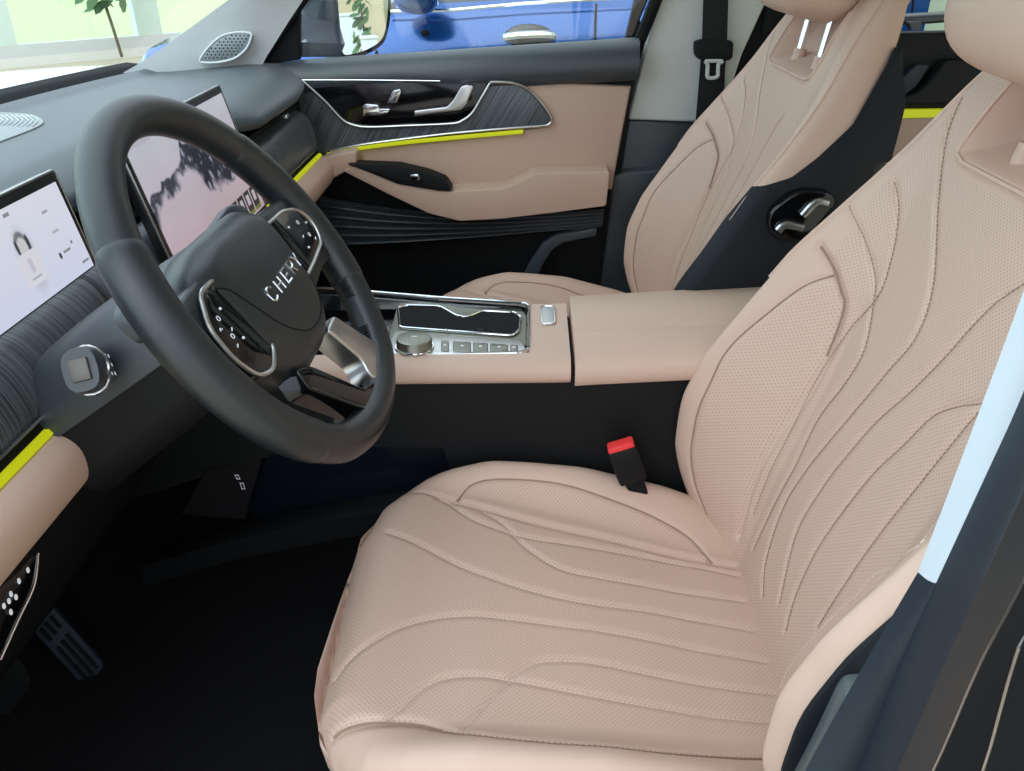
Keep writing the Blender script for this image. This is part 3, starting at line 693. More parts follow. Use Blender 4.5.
# speaker grille in the middle of the top pad
gr = resample(cat_rom([atZ(*p, 0.7140) for p in [(-30, 112), (0, 112), (30, 114), (43, 120), (36, 127), (0, 141), (-30, 152)]], 6, True), 0.006)
obj('speaker_grille', plate(gr[::-1], 0.004, (0, 0, 1), 0.001), 'grille', db, label='pale oval speaker grille')
gr_o = [c for c in db.children if c.name == 'speaker_grille'][0]
for k in range(8):
    P = [atZ(x, 118 + 0.0 * k, 0.7150) for x in (0, 1)]
    cx = 38 - 5 * k
    obj('grille_rib', tube(cat_rom([atZ(cx - 6, 126 - 0.2 * k, 0.7150), atZ(cx, 120, 0.7150), atZ(cx - 7, 115, 0.7150)], 4), 0.0007, 4), 'pillar', gr_o)
# knee-side switch panel near the door
kp = [atX(*p, -0.452) for p in [(38, 553), (34, 585), (18, 620), (0, 660), (-14, 650), (-10, 600), (14, 575)]]
knp = obj('switch_panel', plate(cat_rom(kp, 4, True), 0.03, (1, 0, 0), 0.002), 'gloss', db, label='glossy black switch panel under the tan band')
obj('panel_frame', tube(cat_rom(kp[:4], 5), 0.0013, 6), 'chrome', knp)
for px, py in [(28, 570), (19, 581), (11, 594), (16, 597), (9, 601), (11, 612), (4, 606)]:
    c = atX(px, py, -0.4505); obj('switch_mark', ellipsoid(c, (0.001, 0.0022, 0.0032), None, 8, 6), 'white', knp)
for s in (-1, 1):
    ep = [(x, z) for x, z in top_prof(0.74)[1:11]] + [(-0.482, 0.62), (-0.468, 0.56), (-0.47, 0.46), (-0.49, 0.40), (-0.53, 0.30), (-0.62, 0.18), (-0.80, 0.15)]
    P_ = [V3(x, s * 0.746, z) for x, z in ep]
    obj('end_panel', plate(P_ if s > 0 else P_[::-1], 0.012, (0, s, 0), 0.003), 'plastic', db, angle=45)
# windscreen-side black edge strip
obj('windscreen_ledge', grid(lambda k, y: V3([-0.905, -0.925, -0.965, -0.985][k] + bow(y), y, [0.70, 0.711, 0.715, 0.69][k]), range(4), ys), 'dark', db, angle=60, label='black ledge along the windscreen')

# ------------------------------------------------------------------ screens
def screen(name, label, TL, TR, BL, BR, paint, nx, ny, thick=0.014, bez=0.008, bot=0.012):
    TL, TR, BL, BR = [V3(*p) for p in (TL, TR, BL, BR)]
    ex = (TR - TL); L = np.linalg.norm(ex); ex /= L; ey = (TL - BL); H = np.linalg.norm(ey); ey /= H; nz = np.cross(ex, ey); nz /= np.linalg.norm(nz)
    t = thing(name, (BL + BR) / 2 - nz * 0.01, label, 'screen')
    P = lambda a, b, o=0.0: BL + ex * a + ey * b + nz * o
    ol = round_poly([(-bez, -bot), (L + bez, -bot), (L + bez, H + bez * 1.4), (-bez, H + bez * 1.4)], 0.006)
    obj('bezel', plate([P(a, b, -0.0008) for a, b in ol], thick, nz, 0.0015), 'bezel', t)
    ed = [P(a, b, -0.002) for a, b in ol]
    obj('edge_frame', tube(ed, 0.0014, 6, closed=True, up=tuple(nz)), 'satin', t, label='silver edge of the screen')
    V = []; C = []
    S, Tt = np.meshgrid(np.linspace(0, 1, nx), np.linspace(0, 1, ny)); col = paint(S, Tt, L / H)
    for j in range(ny):
        for i in range(nx): V.append(P(L * i / (nx - 1), H * j / (ny - 1)))
    F = [(j * nx + i, j * nx + i + 1, (j + 1) * nx + i + 1, (j + 1) * nx + i) for j in range(ny - 1) for i in range(nx - 1)]
    o = obj('display', (V, F), 'screen', t, angle=180)
    a = o.data.attributes.new('pic', 'FLOAT_COLOR', 'POINT'); arr = np.ones((len(V), 4), np.float32)
    c = col.reshape(-1, 3); c = np.where(c <= 0.04045, c / 12.92, ((c + 0.055) / 1.055) ** 2.4); arr[:, :3] = c; a.data.foreach_set('color', arr.ravel())
    return t, P, L, H
def vnoise(X, Y, seed, oct=4):
    r = np.random.default_rng(seed); out = np.zeros(X.shape); amp = 1.0; tot = 0
    for o in range(oct):
        G = r.random((64, 64)); f = 2 ** o; x = X * f; y = Y * f; xi = np.floor(x).astype(int); yi = np.floor(y).astype(int); fx = x - xi; fy = y - yi
        fx = fx * fx * (3 - 2 * fx); fy = fy * fy * (3 - 2 * fy); g = lambda a, b: G[a % 64, b % 64]
        out += amp * ((g(xi, yi) * (1 - fx) + g(xi + 1, yi) * fx) * (1 - fy) + (g(xi, yi + 1) * (1 - fx) + g(xi + 1, yi + 1) * fx) * fy); tot += amp; amp *= 0.55
    return out / tot
def mixc(a, b, t): return np.array(a) * (1 - t[..., None]) + np.array(b) * t[..., None]
def mountains(S, T, asp):
    X = S * asp
    c = mixc((0.72, 0.64, 0.68), (0.76, 0.76, 0.80), np.clip((T - 0.2) / 0.7, 0, 1))
    c += (vnoise(X * 2, T * 3, 5, 3)[..., None] - 0.5) * 0.06
    ridge = np.interp(S, [0, 0.06, 0.14, 0.22, 0.30, 0.36, 0.41, 0.455, 0.50, 0.56, 0.63, 0.70, 0.80, 1.0], [0.64, 0.66, 0.68, 0.66, 0.71, 0.74, 0.86, 0.80, 0.90, 0.80, 0.70, 0.60, 0.50, 0.42])
    ridge = ridge + 0.10 * (vnoise(X * 9, T * 0 + 3, 11, 4) - 0.5)
    base = np.interp(S, [0, 0.1, 0.2, 0.3, 0.4, 0.5, 0.6, 0.7, 0.85, 1.0], [0.46, 0.50, 0.54, 0.60, 0.58, 0.44, 0.38, 0.36, 0.32, 0.28]) + 0.22 * (vnoise(X * 7, T * 7, 21, 3) - 0.5)
    m = np.clip((ridge - T) / 0.015, 0, 1) * np.clip((T - base) / 0.07, 0, 1)
    rn = np.abs(vnoise(X * 13 + T * 5, T * 9 - X * 5, 31, 4) - 0.5) * 2
    rock = np.clip((0.50 - rn) / 0.25, 0, 1)
    big = np.clip((S - 0.38) / 0.1, 0, 1)
    dark = mixc((0.13, 0.14, 0.19), (0.60, 0.60, 0.66), 1 - rock * (0.80 + 0.2 * big))
    c = c * (1 - m[..., None]) + dark * m[..., None]
    # app tiles along the lower right
    for k in range(6):
        a0 = 0.46 + 0.085 * k; q = (np.abs(S - a0 - 0.036) < 0.036) & (np.abs(T - 0.13) < 0.085)
        c[q] = (0.13, 0.14, 0.16); q2 = (np.abs(S - a0 - 0.036) < 0.017) & (np.abs(T - 0.14) < 0.045); c[q2] = (0.72, 0.70, 0.74)
        q3 = (np.abs(S - a0 - 0.036) < 0.036) & (np.abs(T - 0.035) < 0.016); c[q3] = (0.42, 0.45, 0.22)
    c[(T > 0.955) & (S < 0.2)] *= 0.94
    return np.clip(c, 0, 1)
def cluster(S, T, asp):
    c = mixc((0.82, 0.85, 0.93), (0.87, 0.88, 0.93), T) * np.ones(S.shape)[..., None]
    X = S * asp
    def blob(cx, cy, rx, ry, col, soft=0.25):
        d = np.hypot((X - cx * asp) / rx, (T - cy) / ry); m = np.clip((1 - d) / soft, 0, 1)[..., None]; c[:] = c * (1 - m) + np.array(col) * m
    blob(0.67, 0.44, 0.20, 0.40, (0.70, 0.72, 0.77), 0.6)
    blob(0.665, 0.60, 0.115, 0.16, (0.46, 0.47, 0.49), 0.2); blob(0.665, 0.585, 0.09, 0.11, (0.80, 0.80, 0.82), 0.2)
    blob(0.635, 0.60, 0.028, 0.09, (0.25, 0.25, 0.27), 0.3); blob(0.70, 0.60, 0.030, 0.10, (0.22, 0.22, 0.24), 0.3)
    q = (np.abs(S - 0.665) < 0.068) & (np.abs(T - 0.36) < 0.17); c[q] = (0.86, 0.86, 0.90)
    q = (np.abs(S - 0.665) < 0.012) & (np.abs(T - 0.38) < 0.07); c[q] = (0.78, 0.77, 0.82)
    q = (np.abs(S - 0.665) < 0.03) & (np.abs(T - 0.255) < 0.010); c[q] = (0.66, 0.67, 0.74)
    for (a, b, w, h, g) in [(0.60, 0.93, .012, .02, .45), (0.66, 0.93, .018, .015, .55), (0.86, 0.78, .018, .012, .62), (0.87, 0.55, .02, .01, .70), (0.885, 0.31, .024, .013, .55), (0.965, 0.10, .024, .012, .55), (0.93, 0.36, .006, .02, .45), (0.2, 0.8, .03, .012, .6), (0.25, 0.4, .06, .1, .7)]:
        q = (np.abs(S - a) < w) & (np.abs(T - b) < h); c[q] = (g, g, g * 1.05)
    blob(0.835, 0.30, 0.025, 0.04, (0.12, 0.12, 0.14), 0.2)
    return np.clip(c, 0, 1)
screen('display_screen', 'wide centre touchscreen showing snowy mountains, seen through the steering wheel', (-0.479, -0.145, 0.735), (-0.4825, 0.212, 0.738), (-0.437, -0.145, 0.558), (-0.4405, 0.212, 0.558), mountains, 300, 150)
cl = screen('display_screen', 'pale instrument screen showing a small grey car, left of the steering wheel rim', (-0.506, -0.545, 0.722), (-0.506, -0.255, 0.722), (-0.488, -0.545, 0.628), (-0.488, -0.255, 0.628), cluster, 290, 110, bot=0.022)

# ------------------------------------------------------------------ centre console
cc = thing('centre_console', (0.0, 0.0, 0.0), 'tan topped centre console with cup holder tray and padded armrest between the front seats', 'console')
def ctop(x): return np.interp(x, [-0.6, -0.3, 0.05, 0.1, 0.42], [0.41, 0.432, 0.440, 0.444, 0.466])
secs = []
for x in np.linspace(-0.60, 0.62, 24):
    z = float(ctop(x)) - 0.022; zb = float(np.interp(x, [-0.6, -0.33, -0.12, -0.05, 0.7], [0.20, 0.30, 0.30, 0.02, 0.02]))
    secs.append([V3(x, -0.118, zb), V3(x, -0.116, z), V3(x, 0.085, z), V3(x, 0.098, zb)])
obj('side_body', loft(secs), 'plastic', cc, angle=40)
# tan top ring with opening for the tray
x0, x1 = -0.45, float(atY(571, 373, -0.125)[0])
tz = lambda x: float(ctop(x))
def shell_sec(x, w=0.124):
    z = tz(x); return [V3(x, -w + 0.003, z - 0.028), V3(x, -w, z - 0.022), V3(x, -w + 0.003, z - 0.009), V3(x, -w + 0.014, z), V3(x, -0.086, z + 0.001)]
xs_ = np.linspace(x0, x1, 20)
obj('near_rail', loft([shell_sec(x) + [V3(x, -0.086, tz(x) - 0.05)] for x in xs_]), 'tan', cc, angle=40, label='tan leather console edge nearest the camera')
xt1 = float(atZ(529, 325, 0.436)[0])
g = loft([[V3(x, -0.0862, tz(x) - 0.05), V3(x, -0.0862, tz(x) + 0.001), V3(x, 0.0862, tz(x) + 0.001), V3(x, 0.0862, tz(x) - 0.05)] for x in np.linspace(xt1, x1, 4)])
obj('bridge_pad', g, 'tan', cc, angle=40, label='tan pad behind the cup holders')
# tray
tzr = lambda x: tz(x) - 0.006
obj('tray_base', loft([[V3(x, -0.0858, tzr(x) - 0.03), V3(x, -0.0858, tzr(x) - 0.004), V3(x, 0.0858, tzr(x) - 0.004), V3(x, 0.0858, tzr(x) - 0.03)] for x in (x0, xt1)]), 'gloss', cc, angle=40, label='glossy black tray')
obj('far_flank', loft([[V3(x, 0.085, tz(x) - 0.028), V3(x, 0.085, tz(x) - 0.004), V3(x, yf, tz(x) - 0.003), V3(x, yf - 0.004, tz(x) - 0.028)] for x, yf in ((x0, 0.20), (-0.28, 0.150), (-0.15, 0.118), (xt1, 0.090))]), 'gloss', cc, angle=40, label='glossy black flank of the tray')
ch = round_poly([(x0, -0.086), (xt1, -0.086), (xt1, 0.088), (-0.15, 0.118), (-0.28, 0.150), (x0, 0.20)], [0.0, 0.02, 0.015, 0.02, 0.02, 0.0])
obj('tray_trim', tube([V3(x, y, tz(x) + 0.001) for x, y in ch], 0.0028, 8), 'chrome', cc, label='chrome strip around the tray')
def tp_(pts, dz=-0.008): return [atZ(px, py, 0.4415 + dz) for px, py in pts]
cup = round_poly(tp_([(398, 308), (406, 306), (440, 307), (458, 317), (468, 317), (482, 311), (515, 313), (521, 318), (519, 332), (512, 336), (440, 331), (400, 328)]), 0.008)
ch_o = obj('cup_holder', plate(cup[::-1], 0.0015, (0, 0, 1)), 'dark', cc, label='black double cup holder well')
obj('holder_rim', tube(cup + V3(0, 0, 0.001), 0.0022, 8, closed=True, up=(0, 0, 1)), 'chrome', ch_o, label='chrome rim of the cup holders')
for px, py in ((446, 328), (478, 328), (481, 328)):
    obj('holder_glint', tube([atZ(px, py, 0.436), atZ(px + 2, py + 3, 0.436)], 0.0008, 4), 'chrome', ch_o)
kb = tp_([(392, 340)], 0.0)[0]
fr_ = round_poly(tp_([(390, 332), (398, 303), (420, 302), (521, 308), (527, 316), (527, 344), (518, 353), (386, 353)], -0.009), 0.008)
obj('tray_plate', plate(fr_[::-1], 0.003, (0, 0, 1), 0.001), 'steel', cc, label='brushed grey plate around the cup holders')
pod = round_poly(tp_([(388, 345), (396, 330), (440, 334), (520, 340), (527, 350), (520, 356), (388, 353)], -0.004), 0.01)
obj('switch_plate', plate(pod[::-1], 0.004, (0, 0, 1), 0.001), 'satin', cc, label='brushed silver switch plate')
kc = atZ(414, 338, 0.452)
kn = obj('rotary_knob', loft([[kc + V3(r * math.cos(q), r * math.sin(q), h) for q in np.linspace(0, 2 * math.pi, 32, endpoint=False)] for r, h in [(0.027, -0.022), (0.027, -0.014), (0.0255, -0.012), (0.0255, -0.004), (0.024, 0.0), (0.020, 0.001)]]), 'steel', cc, label='round metal drive knob')
obj('knob_ring', tube([kc + V3(0.0268 * math.cos(q), 0.0268 * math.sin(q), -0.013) for q in np.linspace(0, 2 * math.pi, 32, endpoint=False)], 0.0016, 6, closed=True), 'chrome', kn)
obj('knob_symbol', tube([kc + V3(-0.004, 0.003, 0.0012), kc + V3(0.004, 0.003, 0.0012)], 0.0007, 4), 'white', kn)
for a, b in ((441, 449), (453, 471), (473, 488), (490, 508), (510, 518)):
    q = [atZ(*p, 0.4395) for p in [(a, 340 + (a - 441) * 0.06), (b, 340 + (b - 441) * 0.06), (b, 351), (a, 350)]]
    kx = obj('console_switch', plate(round_poly(q, 0.003)[::-1], 0.006, (0, 0, 1), 0.0015), 'steel', cc)
    m_ = sum(q) / 4; obj('switch_mark', box(m_ + V3(0, 0, 0.0004), (0.004, 0.0025, 0.0006)), 'white', kx)
bt = round_poly([atZ(*p, 0.4435) for p in [(541, 306), (554, 306), (555, 323), (542, 324)]], 0.006)
pb = obj('parking_button', plate(bt[::-1], 0.006, (0, 0, 1), 0.002), 'satin', cc, label='silver button on the tan pad')
obj('button_ring', tube(bt, 0.0012, 6, closed=True, up=(0, 0, 1)), 'chrome', pb)
# armrest lid
xa0 = x1 + 0.006; xa1 = 0.46
def arm_sec(x):
    z = tz(x) + 0.006; e = max(0, (x - (xa1 - 0.06)) / 0.06); d = 0.045 * (1 - math.sqrt(max(0, 1 - e * e))); w = 0.126
    h = [(-w + 0.004, z - 0.040), (-w, z - 0.034), (-w, z - 0.022), (-w + 0.006, z - 0.010), (-w + 0.024, z), (-0.042, z + 0.004), (-0.040, z + 0.0022), (-0.038, z + 0.004), (0.05, z + 0.005), (w - 0.024, z), (w - 0.006, z - 0.010), (w, z - 0.022), (w, z - 0.034), (w - 0.004, z - 0.040)]
    return [V3(x, y, max(q - d, z - 0.041)) for y, q in h]
xs_ = np.r_[np.linspace(xa0, xa1 - 0.06, 10), xa1 - 0.06 + 0.06 * np.sin(np.linspace(0.1, 1, 10) * math.pi / 2)]
obj('armrest_lid', loft([arm_sec(x) for x in xs_]), 'tan', cc, angle=45, label='padded tan armrest lid with a lengthwise seam')
# low storage shelf in the open underside
obj('storage_panel', plate([V3(-0.42, -0.10, 0.13), V3(-0.10, -0.10, 0.13), V3(-0.10, -0.10, 0.33), V3(-0.50, -0.10, 0.33)], 0.02, (0, -1, 0), 0.004), 'storage', cc)
obj('storage_lip', loft([[V3(x, -0.150, z - 0.045), V3(x, -0.154, z - 0.004), V3(x, -0.140, z), V3(x, -0.10, z - 0.01), V3(x, -0.10, z - 0.045)] for x, z in ((-0.60, 0.10), (-0.45, 0.155), (-0.28, 0.20), (-0.02, 0.255))]), 'plastic', cc, angle=40)
obj('socket_panel', plate([atY(*p, -0.12) for p in [(205, 470), (262, 460), (245, 520), (180, 515)]][::-1], 0.02, (0.2, -1, 0.1), 0.003), 'dark', cc)
for (a, b, w, h) in ((237, 477, 4, 4), (242, 486, 4, 6)):
    obj('usb_port', tube([atY(a + x, b + y, -0.127) for x, y in ((-w / 2, -h / 2), (w / 2 - 1, -h / 2), (w / 2 + 1, h / 2), (-w / 2 + 2, h / 2))], 0.0008, 5, closed=True), 'white', cc, label='lit port outline')

# ------------------------------------------------------------------ seat belt buckle beside the driver seat
bk_ = thing('seat_belt_buckle', atY(640, 500, -0.15), 'black seat belt buckle with a bright red button beside the driver seat', 'buckle')
A = atY(622, 449, -0.16); B = atY(642, 502, -0.16); d = (B - A) / np.linalg.norm(B - A); s_ = np.cross(d, V3(0, 1, 0)); s_ /= np.linalg.norm(s_)
R_ = Matrix((tuple(s_), (0, 1, 0), tuple(d))).transposed()
obj('buckle_body', box(A + d * 0.024, (0.040, 0.026, 0.058), 0.004, R_), 'plastic', bk_)
obj('release_button', box(A - d * 0.0045, (0.037, 0.021, 0.013), 0.003, R_), 'red', bk_, label='red release button')
obj('buckle_stem', box(A + d * 0.085, (0.026, 0.012, 0.08), 0.003, R_), 'dark', bk_)

# ------------------------------------------------------------------ pedals and floor
pe = thing('accelerator_pedal', atY(75, 650, -0.27), 'long ribbed accelerator pedal in the dark footwell', 'pedal')
q = [atY(*p, -0.27) for p in [(41, 622), (53, 607), (105, 665), (94, 681)]]
q[0] = q[0] + V3(0, -0.02, 0); q[3] = q[3] + V3(0, -0.02, 0)
nrm = np.cross(q[1] - q[0], q[3] - q[0]); nrm /= np.linalg.norm(nrm); nrm = nrm if nrm[1] < 0 else -nrm
obj('pedal_plate', plate(round_poly(q, 0.008), 0.012, nrm, 0.003), 'rubber', pe)
for k in range(3):
    f = 0.25 + 0.25 * k; a = q[0] + (q[1] - q[0]) * f; b = q[3] + (q[2] - q[3]) * f
    for g0, g1 in ((0.04, 0.22), (0.34, 0.92)):
        obj('pedal_rib', tube([a + (b - a) * g0 + nrm * 0.0015, a + (b - a) * g1 + nrm * 0.0015], 0.0028, 6), 'dark', pe)
obj('pedal_hinge', box(atY(108, 690, -0.27), (0.05, 0.05, 0.045), 0.008), 'plastic', pe)
pe2 = thing('brake_pedal', atY(15, 690, -0.42), 'dark brake pedal at the lower left beside the accelerator', 'pedal')
q = [atY(*p, -0.42) for p in [(20, 657), (33, 682), (10, 716), (-30, 700), (-20, 660)]]
obj('pedal_plate', plate(round_poly(q, 0.01), 0.014, (0.75, -0.4, 0.5), 0.003), 'plastic', pe2)
obj('pedal_arm', tube([sum(q) / 5 + V3(-0.01, 0.01, 0), sum(q) / 5 + V3(-0.08, 0.03, 0.2)], 0.01, 8), 'plastic', pe2)
struct('floor_carpet', grid(lambda x, y: V3(x, y, 0.0 + (0.10 * sstep(-0.66, -0.95, x)) * 1.6), np.linspace(-1.0, 1.6, 40), np.linspace(-0.76, 0.76, 20)), 'carpet', angle=180)
struct('firewall', grid(lambda k, y: V3([-0.92, -0.90, -0.95][k], y, [0.0, 0.35, 0.70][k]), range(3), np.linspace(-0.76, 0.76, 4)), 'dark')
struct('door_sill', box((0.2, -0.775, 0.02), (2.4, 0.10, 0.09), 0.012), 'plastic')

# ------------------------------------------------------------------ passenger front door
dr = thing('car_door', (-0.2, 0.76, 0.35), 'front passenger door with a dark wood insert, tan panels, lime light strip and mirror', 'car door')
def dpl(name, pts, y, th, m, parent=dr, r=0.0, bev=0.003, label=None, smooth=None):
    P = np.array([atY(px, py, y) for px, py in pts])
    if smooth: P = cat_rom(P, smooth, True)
    elif r: P = round_poly(P, r)
    A = sum(P[i - 1][0] * P[i][2] - P[i][0] * P[i - 1][2] for i in range(len(P)))
    if A < 0: P = P[::-1]
    return obj(name, plate(P, th, (0, -1, 0), bev), m, parent, label=label, angle=45)
def dtube(name, pts, y, r, m, parent=dr, label=None, n=5, flat=1.0):
    return obj(name, tube(cat_rom([atY(px, py, y) for px, py in pts], n), r, 8, flat=flat, up=(0, 1, 0)), m, parent, label=label)
def wpl(name, pts, y, th, m, parent, bev=0.003, label=None, r=0.0):
    P = np.array([V3(x, y, z) for x, z in pts]); P = round_poly(P, r) if r else P
    return obj(name, plate(P, th, (0, -1, 0), bev), m, parent, label=label, angle=45)
dpl('door_shell', [(170, 66), (260, 72), (400, 62), (636, 42), (640, 48), (600, 300), (590, 420), (100, 420)], 0.745, 0.05, 'plastic', bev=0.008)
# rounded window ledge
ysl = [(258, 66), (300, 61), (350, 57), (400, 54), (460, 50), (520, 46), (580, 42), (639, 38)]
secs = []
for px, py in ysl:
    p = atY(px, py, 0.745); h = (0.060 if px > 440 else 0.048)
    secs.append([p + V3(0, a, b) for a, b in ((0.02, 0.0), (0.0, 0.0), (-0.020, -0.008), (-0.034, -0.024), (-0.038, -h * 0.85), (-0.030, -h - 0.016), (-0.010, -h - 0.022))])
obj('window_ledge', loft(secs), 'soft', dr, angle=60)
dpl('upper_panel', [(488, 83), (560, 83), (631, 87), (622, 135), (612, 190), (410, 190), (352, 171), (328, 158), (330, 152), (450, 140), (548, 126), (551, 118)], 0.722, 0.03, 'tan_trim', bev=0.006, label='tan panel')
wi = dpl('wood_insert', [(290, 78), (300, 82), (488, 83), (515, 83), (534, 94), (551, 118), (548, 125), (450, 134), (400, 140), (350, 146), (330, 152), (318, 156), (302, 134), (280, 110)], 0.714, 0.02, 'wood_door', bev=0.003)
pn = dpl('control_panel', [(304, 81), (489, 83), (472, 114), (462, 121), (452, 124), (365, 127), (354, 125), (343, 120)], 0.711, 0.012, 'gloss', r=0.012, bev=0.001, label='glossy black control panel')
dtube('insert_trim', [(330, 151), (360, 145), (400, 139.5), (450, 133.5), (500, 129), (540, 126), (549, 124), (551, 119), (545, 108), (534, 95), (524, 87), (513, 83), (500, 82), (490, 82)], 0.711, 0.0028, 'satin', label='silver trim around the wood')
dtube('panel_trim', [(303, 81), (325, 101), (342, 119), (354, 125), (370, 127), (410, 125.5), (452, 123.5), (463, 120), (472, 113), (480, 100), (490, 83)], 0.708, 0.0028, 'satin', label='silver trim under the control panel')
dtube('panel_top_trim', [(302, 80), (360, 80), (440, 81)], 0.708, 0.0016, 'chrome')
dpl('door_handle', [(414, 111), (447, 107), (453, 101), (461, 87), (466, 85), (474, 86), (466, 105), (461, 110), (414, 116)], 0.690, 0.018, 'satin', bev=0.003, label='silver inner door handle', r=0.004)
k1 = dpl('seat_switch', [(363, 106), (366, 104), (378, 105), (379, 109), (390, 109), (387, 114), (381, 116), (363, 116)], 0.696, 0.012, 'chrome', r=0.002, bev=0.002, label='seat-shaped silver switch')
dpl('seat_switch', [(387, 104), (393, 91), (400, 89), (401, 92), (396, 103)], 0.696, 0.012, 'chrome', r=0.002, bev=0.002, label='silver backrest switch')
dtube('light_strip', [(327, 155), (350, 149.5), (400, 143), (450, 138), (500, 133.5), (523, 131.5)], 0.712, 0.0046, 'lime', label='glowing lime light strip', flat=0.6)
# armrest
arm = [(343, 171), (352, 166), (368, 170), (398, 184), (448, 192), (500, 189), (512, 186), (535, 174), (560, 173), (610, 172), (606, 206), (560, 212), (500, 219), (460, 221), (430, 214), (390, 195)]
dpl('armrest', arm, 0.655, 0.07, 'tan_trim', bev=0.012, r=0.006, label='tan armrest')
ap = dpl('switch_recess', [(347, 164), (398, 166), (428, 173), (445, 180), (452, 190), (440, 191), (398, 184), (366, 171)], 0.652, 0.04, 'plastic', r=0.004, label='black window switch recess')
dpl('window_switch', [(410, 175), (418, 174), (420, 180), (412, 181)], 0.648, 0.012, 'chrome', ap, bev=0.002)
dpl('tan_base', [(296, 168), (328, 156), (356, 151), (356, 166), (343, 173), (320, 186), (304, 200)], 0.668, 0.04, 'tan', r=0.01, bev=0.012, label='tan link to the dashboard band')
# pleated lower skin
L_ = [atY(px, py, 0.70) for px, py in [(305, 192), (305, 248)]]; R_2 = [atY(px, py, 0.71) for px, py in [(604, 208), (602, 226)]]; Mid = [atY(px, py, 0.70) for px, py in [(450, 222), (450, 240)]]
def pleat(s, t):
    a = L_[0] * (1 - s) ** 2 + 2 * s * (1 - s) * (Mid[0] * 1.12 - (L_[0] + R_2[0]) * 0.06) + R_2[0] * s * s
    b = L_[1] * (1 - s) ** 2 + 2 * s * (1 - s) * Mid[1] + R_2[1] * s * s
    p = a * (1 - t) + b * t; p[1] = 0.708 - 0.016 * (0.5 + 0.5 * math.cos(t * 5.2 * 2 * math.pi)) * (0.35 + 0.65 * math.sin(math.pi * min(1, s * 1.15 + 0.08)))
    return p
obj('pleated_skin', grid(lambda s, t: pleat(s, t), np.linspace(0, 1, 50), np.linspace(0, 1, 70)), 'soft', dr, angle=180, label='black pleated lower skin')
dpl('speaker_surround', [(516, 292), (530, 264), (543, 244), (556, 236), (597, 228), (596, 236), (562, 243), (552, 250), (541, 268), (530, 300)], 0.700, 0.02, 'dash', r=0.004, bev=0.003, label='arched speaker surround')
# window frame, quarter pillar, pane
z1 = 1.24
def up(p, q, z): p = V3(*p); q = V3(*q); return p + (q - p) * (z - p[2]) / (q[2] - p[2])
fa = atY(256, 66, 0.745); fb = atY(301, 0, 0.745); fe = atY(640, 40, 0.755); fg = atY(656, 0, 0.755)
ft = up(fa, fb, z1); gt = up(fe, fg, z1)
obj('window_frame', tube([fa, fb, ft, ft + V3(0.08, -0.01, 0.02), gt + V3(-0.05, -0.01, 0.02), gt, fg, fe], 0.013, 8, up=(0, 1, 0)), 'dark', dr, label='black window frame')
qa = atY(299, 60, 0.752); qb = atY(299, 12, 0.752)
obj('quarter_pillar', plate([fa + V3(0.0, 0.004, 0), qa + V3(-0.0, 0, 0), qb, fb + V3(-0.004, 0, -0.01)], 0.02, (0, -1, 0), 0.003), 'plastic', dr)
gp = [fa + V3(0.0, 0.02, -0.02), fe + V3(0, 0.02, -0.02), gt + V3(0, 0.02, 0), ft + V3(0, 0.02, 0)]
obj('window_pane', plate(gp, 0.004, (0, -1, 0)), 'wglass', dr, label='clear window pane')
# door mirror
mn = V3(0.80, -0.60, 0.03); mn /= np.linalg.norm(mn)
m0 = atY(345, 40, 0.965)
def mpl(px, py): r_ = ray(px, py); return EYE + r_ * (((m0 - EYE) @ mn) / (r_ @ mn))
mo = cat_rom([mpl(*p) for p in [(332, -8), (337, 20), (341, 45), (344, 54), (352, 54), (368, 49), (381, 40), (386, 26), (388, 5), (387, -30), (380, -52), (360, -60), (338, -55), (331, -36)]], 5, True)
mc = mo.mean(0)
hs = []
for d_, s_k in ((0.004, 1.06), (0.0, 1.10), (-0.02, 1.14), (-0.06, 1.08), (-0.10, 0.85), (-0.125, 0.45), (-0.13, 0.1)):
    hs.append([mc + (p - mc) * s_k + mn * d_ for p in mo])
mh = obj('door_mirror', loft(hs, True, False), 'paint_dark', dr, angle=60, label='dark mirror housing')
obj('mirror_glass', plate(mo if np.cross(mo[5] - mc, mo[0] - mc) @ mn < 0 else mo[::-1], 0.006, mn), 'mirror', mh, label='reflecting mirror glass', angle=30)
obj('mirror_arm', loft([[p + V3(0, 0, 0) for p in q] for q in ([atY(*p, 0.80) for p in [(300, 42), (345, 44), (340, 57), (300, 57)]], [atY(*p, 0.95) for p in [(296, 10), (338, 20), (340, 52), (315, 50)]])]), 'paint_dark', dr, angle=40)
obj('mirror_cap', plate(round_poly([atY(*p, 0.93) for p in [(299, -40), (334, -40), (342, 50), (318, 50), (300, 46)]][::-1], 0.02), 0.05, (0.2, -1, 0.1), 0.012), 'paint_dark', dr, angle=45)

# ------------------------------------------------------------------ body shell: pillars, roof, windscreen
def band(A, B, ya, yb, bulge=0.0, n=5, ext=(0.0, 0.0)):
    """surface between two pixel lines standing at depths ya, yb"""
    a = [atY(*p, ya) for p in A]; b = [atY(*p, yb) for p in B]
    a = resample(cat_rom(a, 5), 0.02); b = cat_rom(b, 5); 
    sa = np.linspace(0, 1, 48); f = lambda P: np.stack([np.interp(sa, np.linspace(0, 1, len(P)), P[:, k]) for k in range(3)], 1)
    a, b = f(np.array(a)), f(resample(b, 0.02))
    return grid(lambda t, i: a[i] * (1 - t) + b[i] * t + V3(0, -bulge * math.sin(math.pi * t), 0), np.linspace(0, 1, n), range(48))
g = band([(112, 78), (135, 66), (165, 46), (228, 0), (330, -75), (450, -160)], [(262, 66), (262, 64), (272, 48), (303, 0), (370, -95), (470, -190)], 0.655, 0.715, 0.012, 9)
struct('trim_1', g, 'pillar', angle=180)
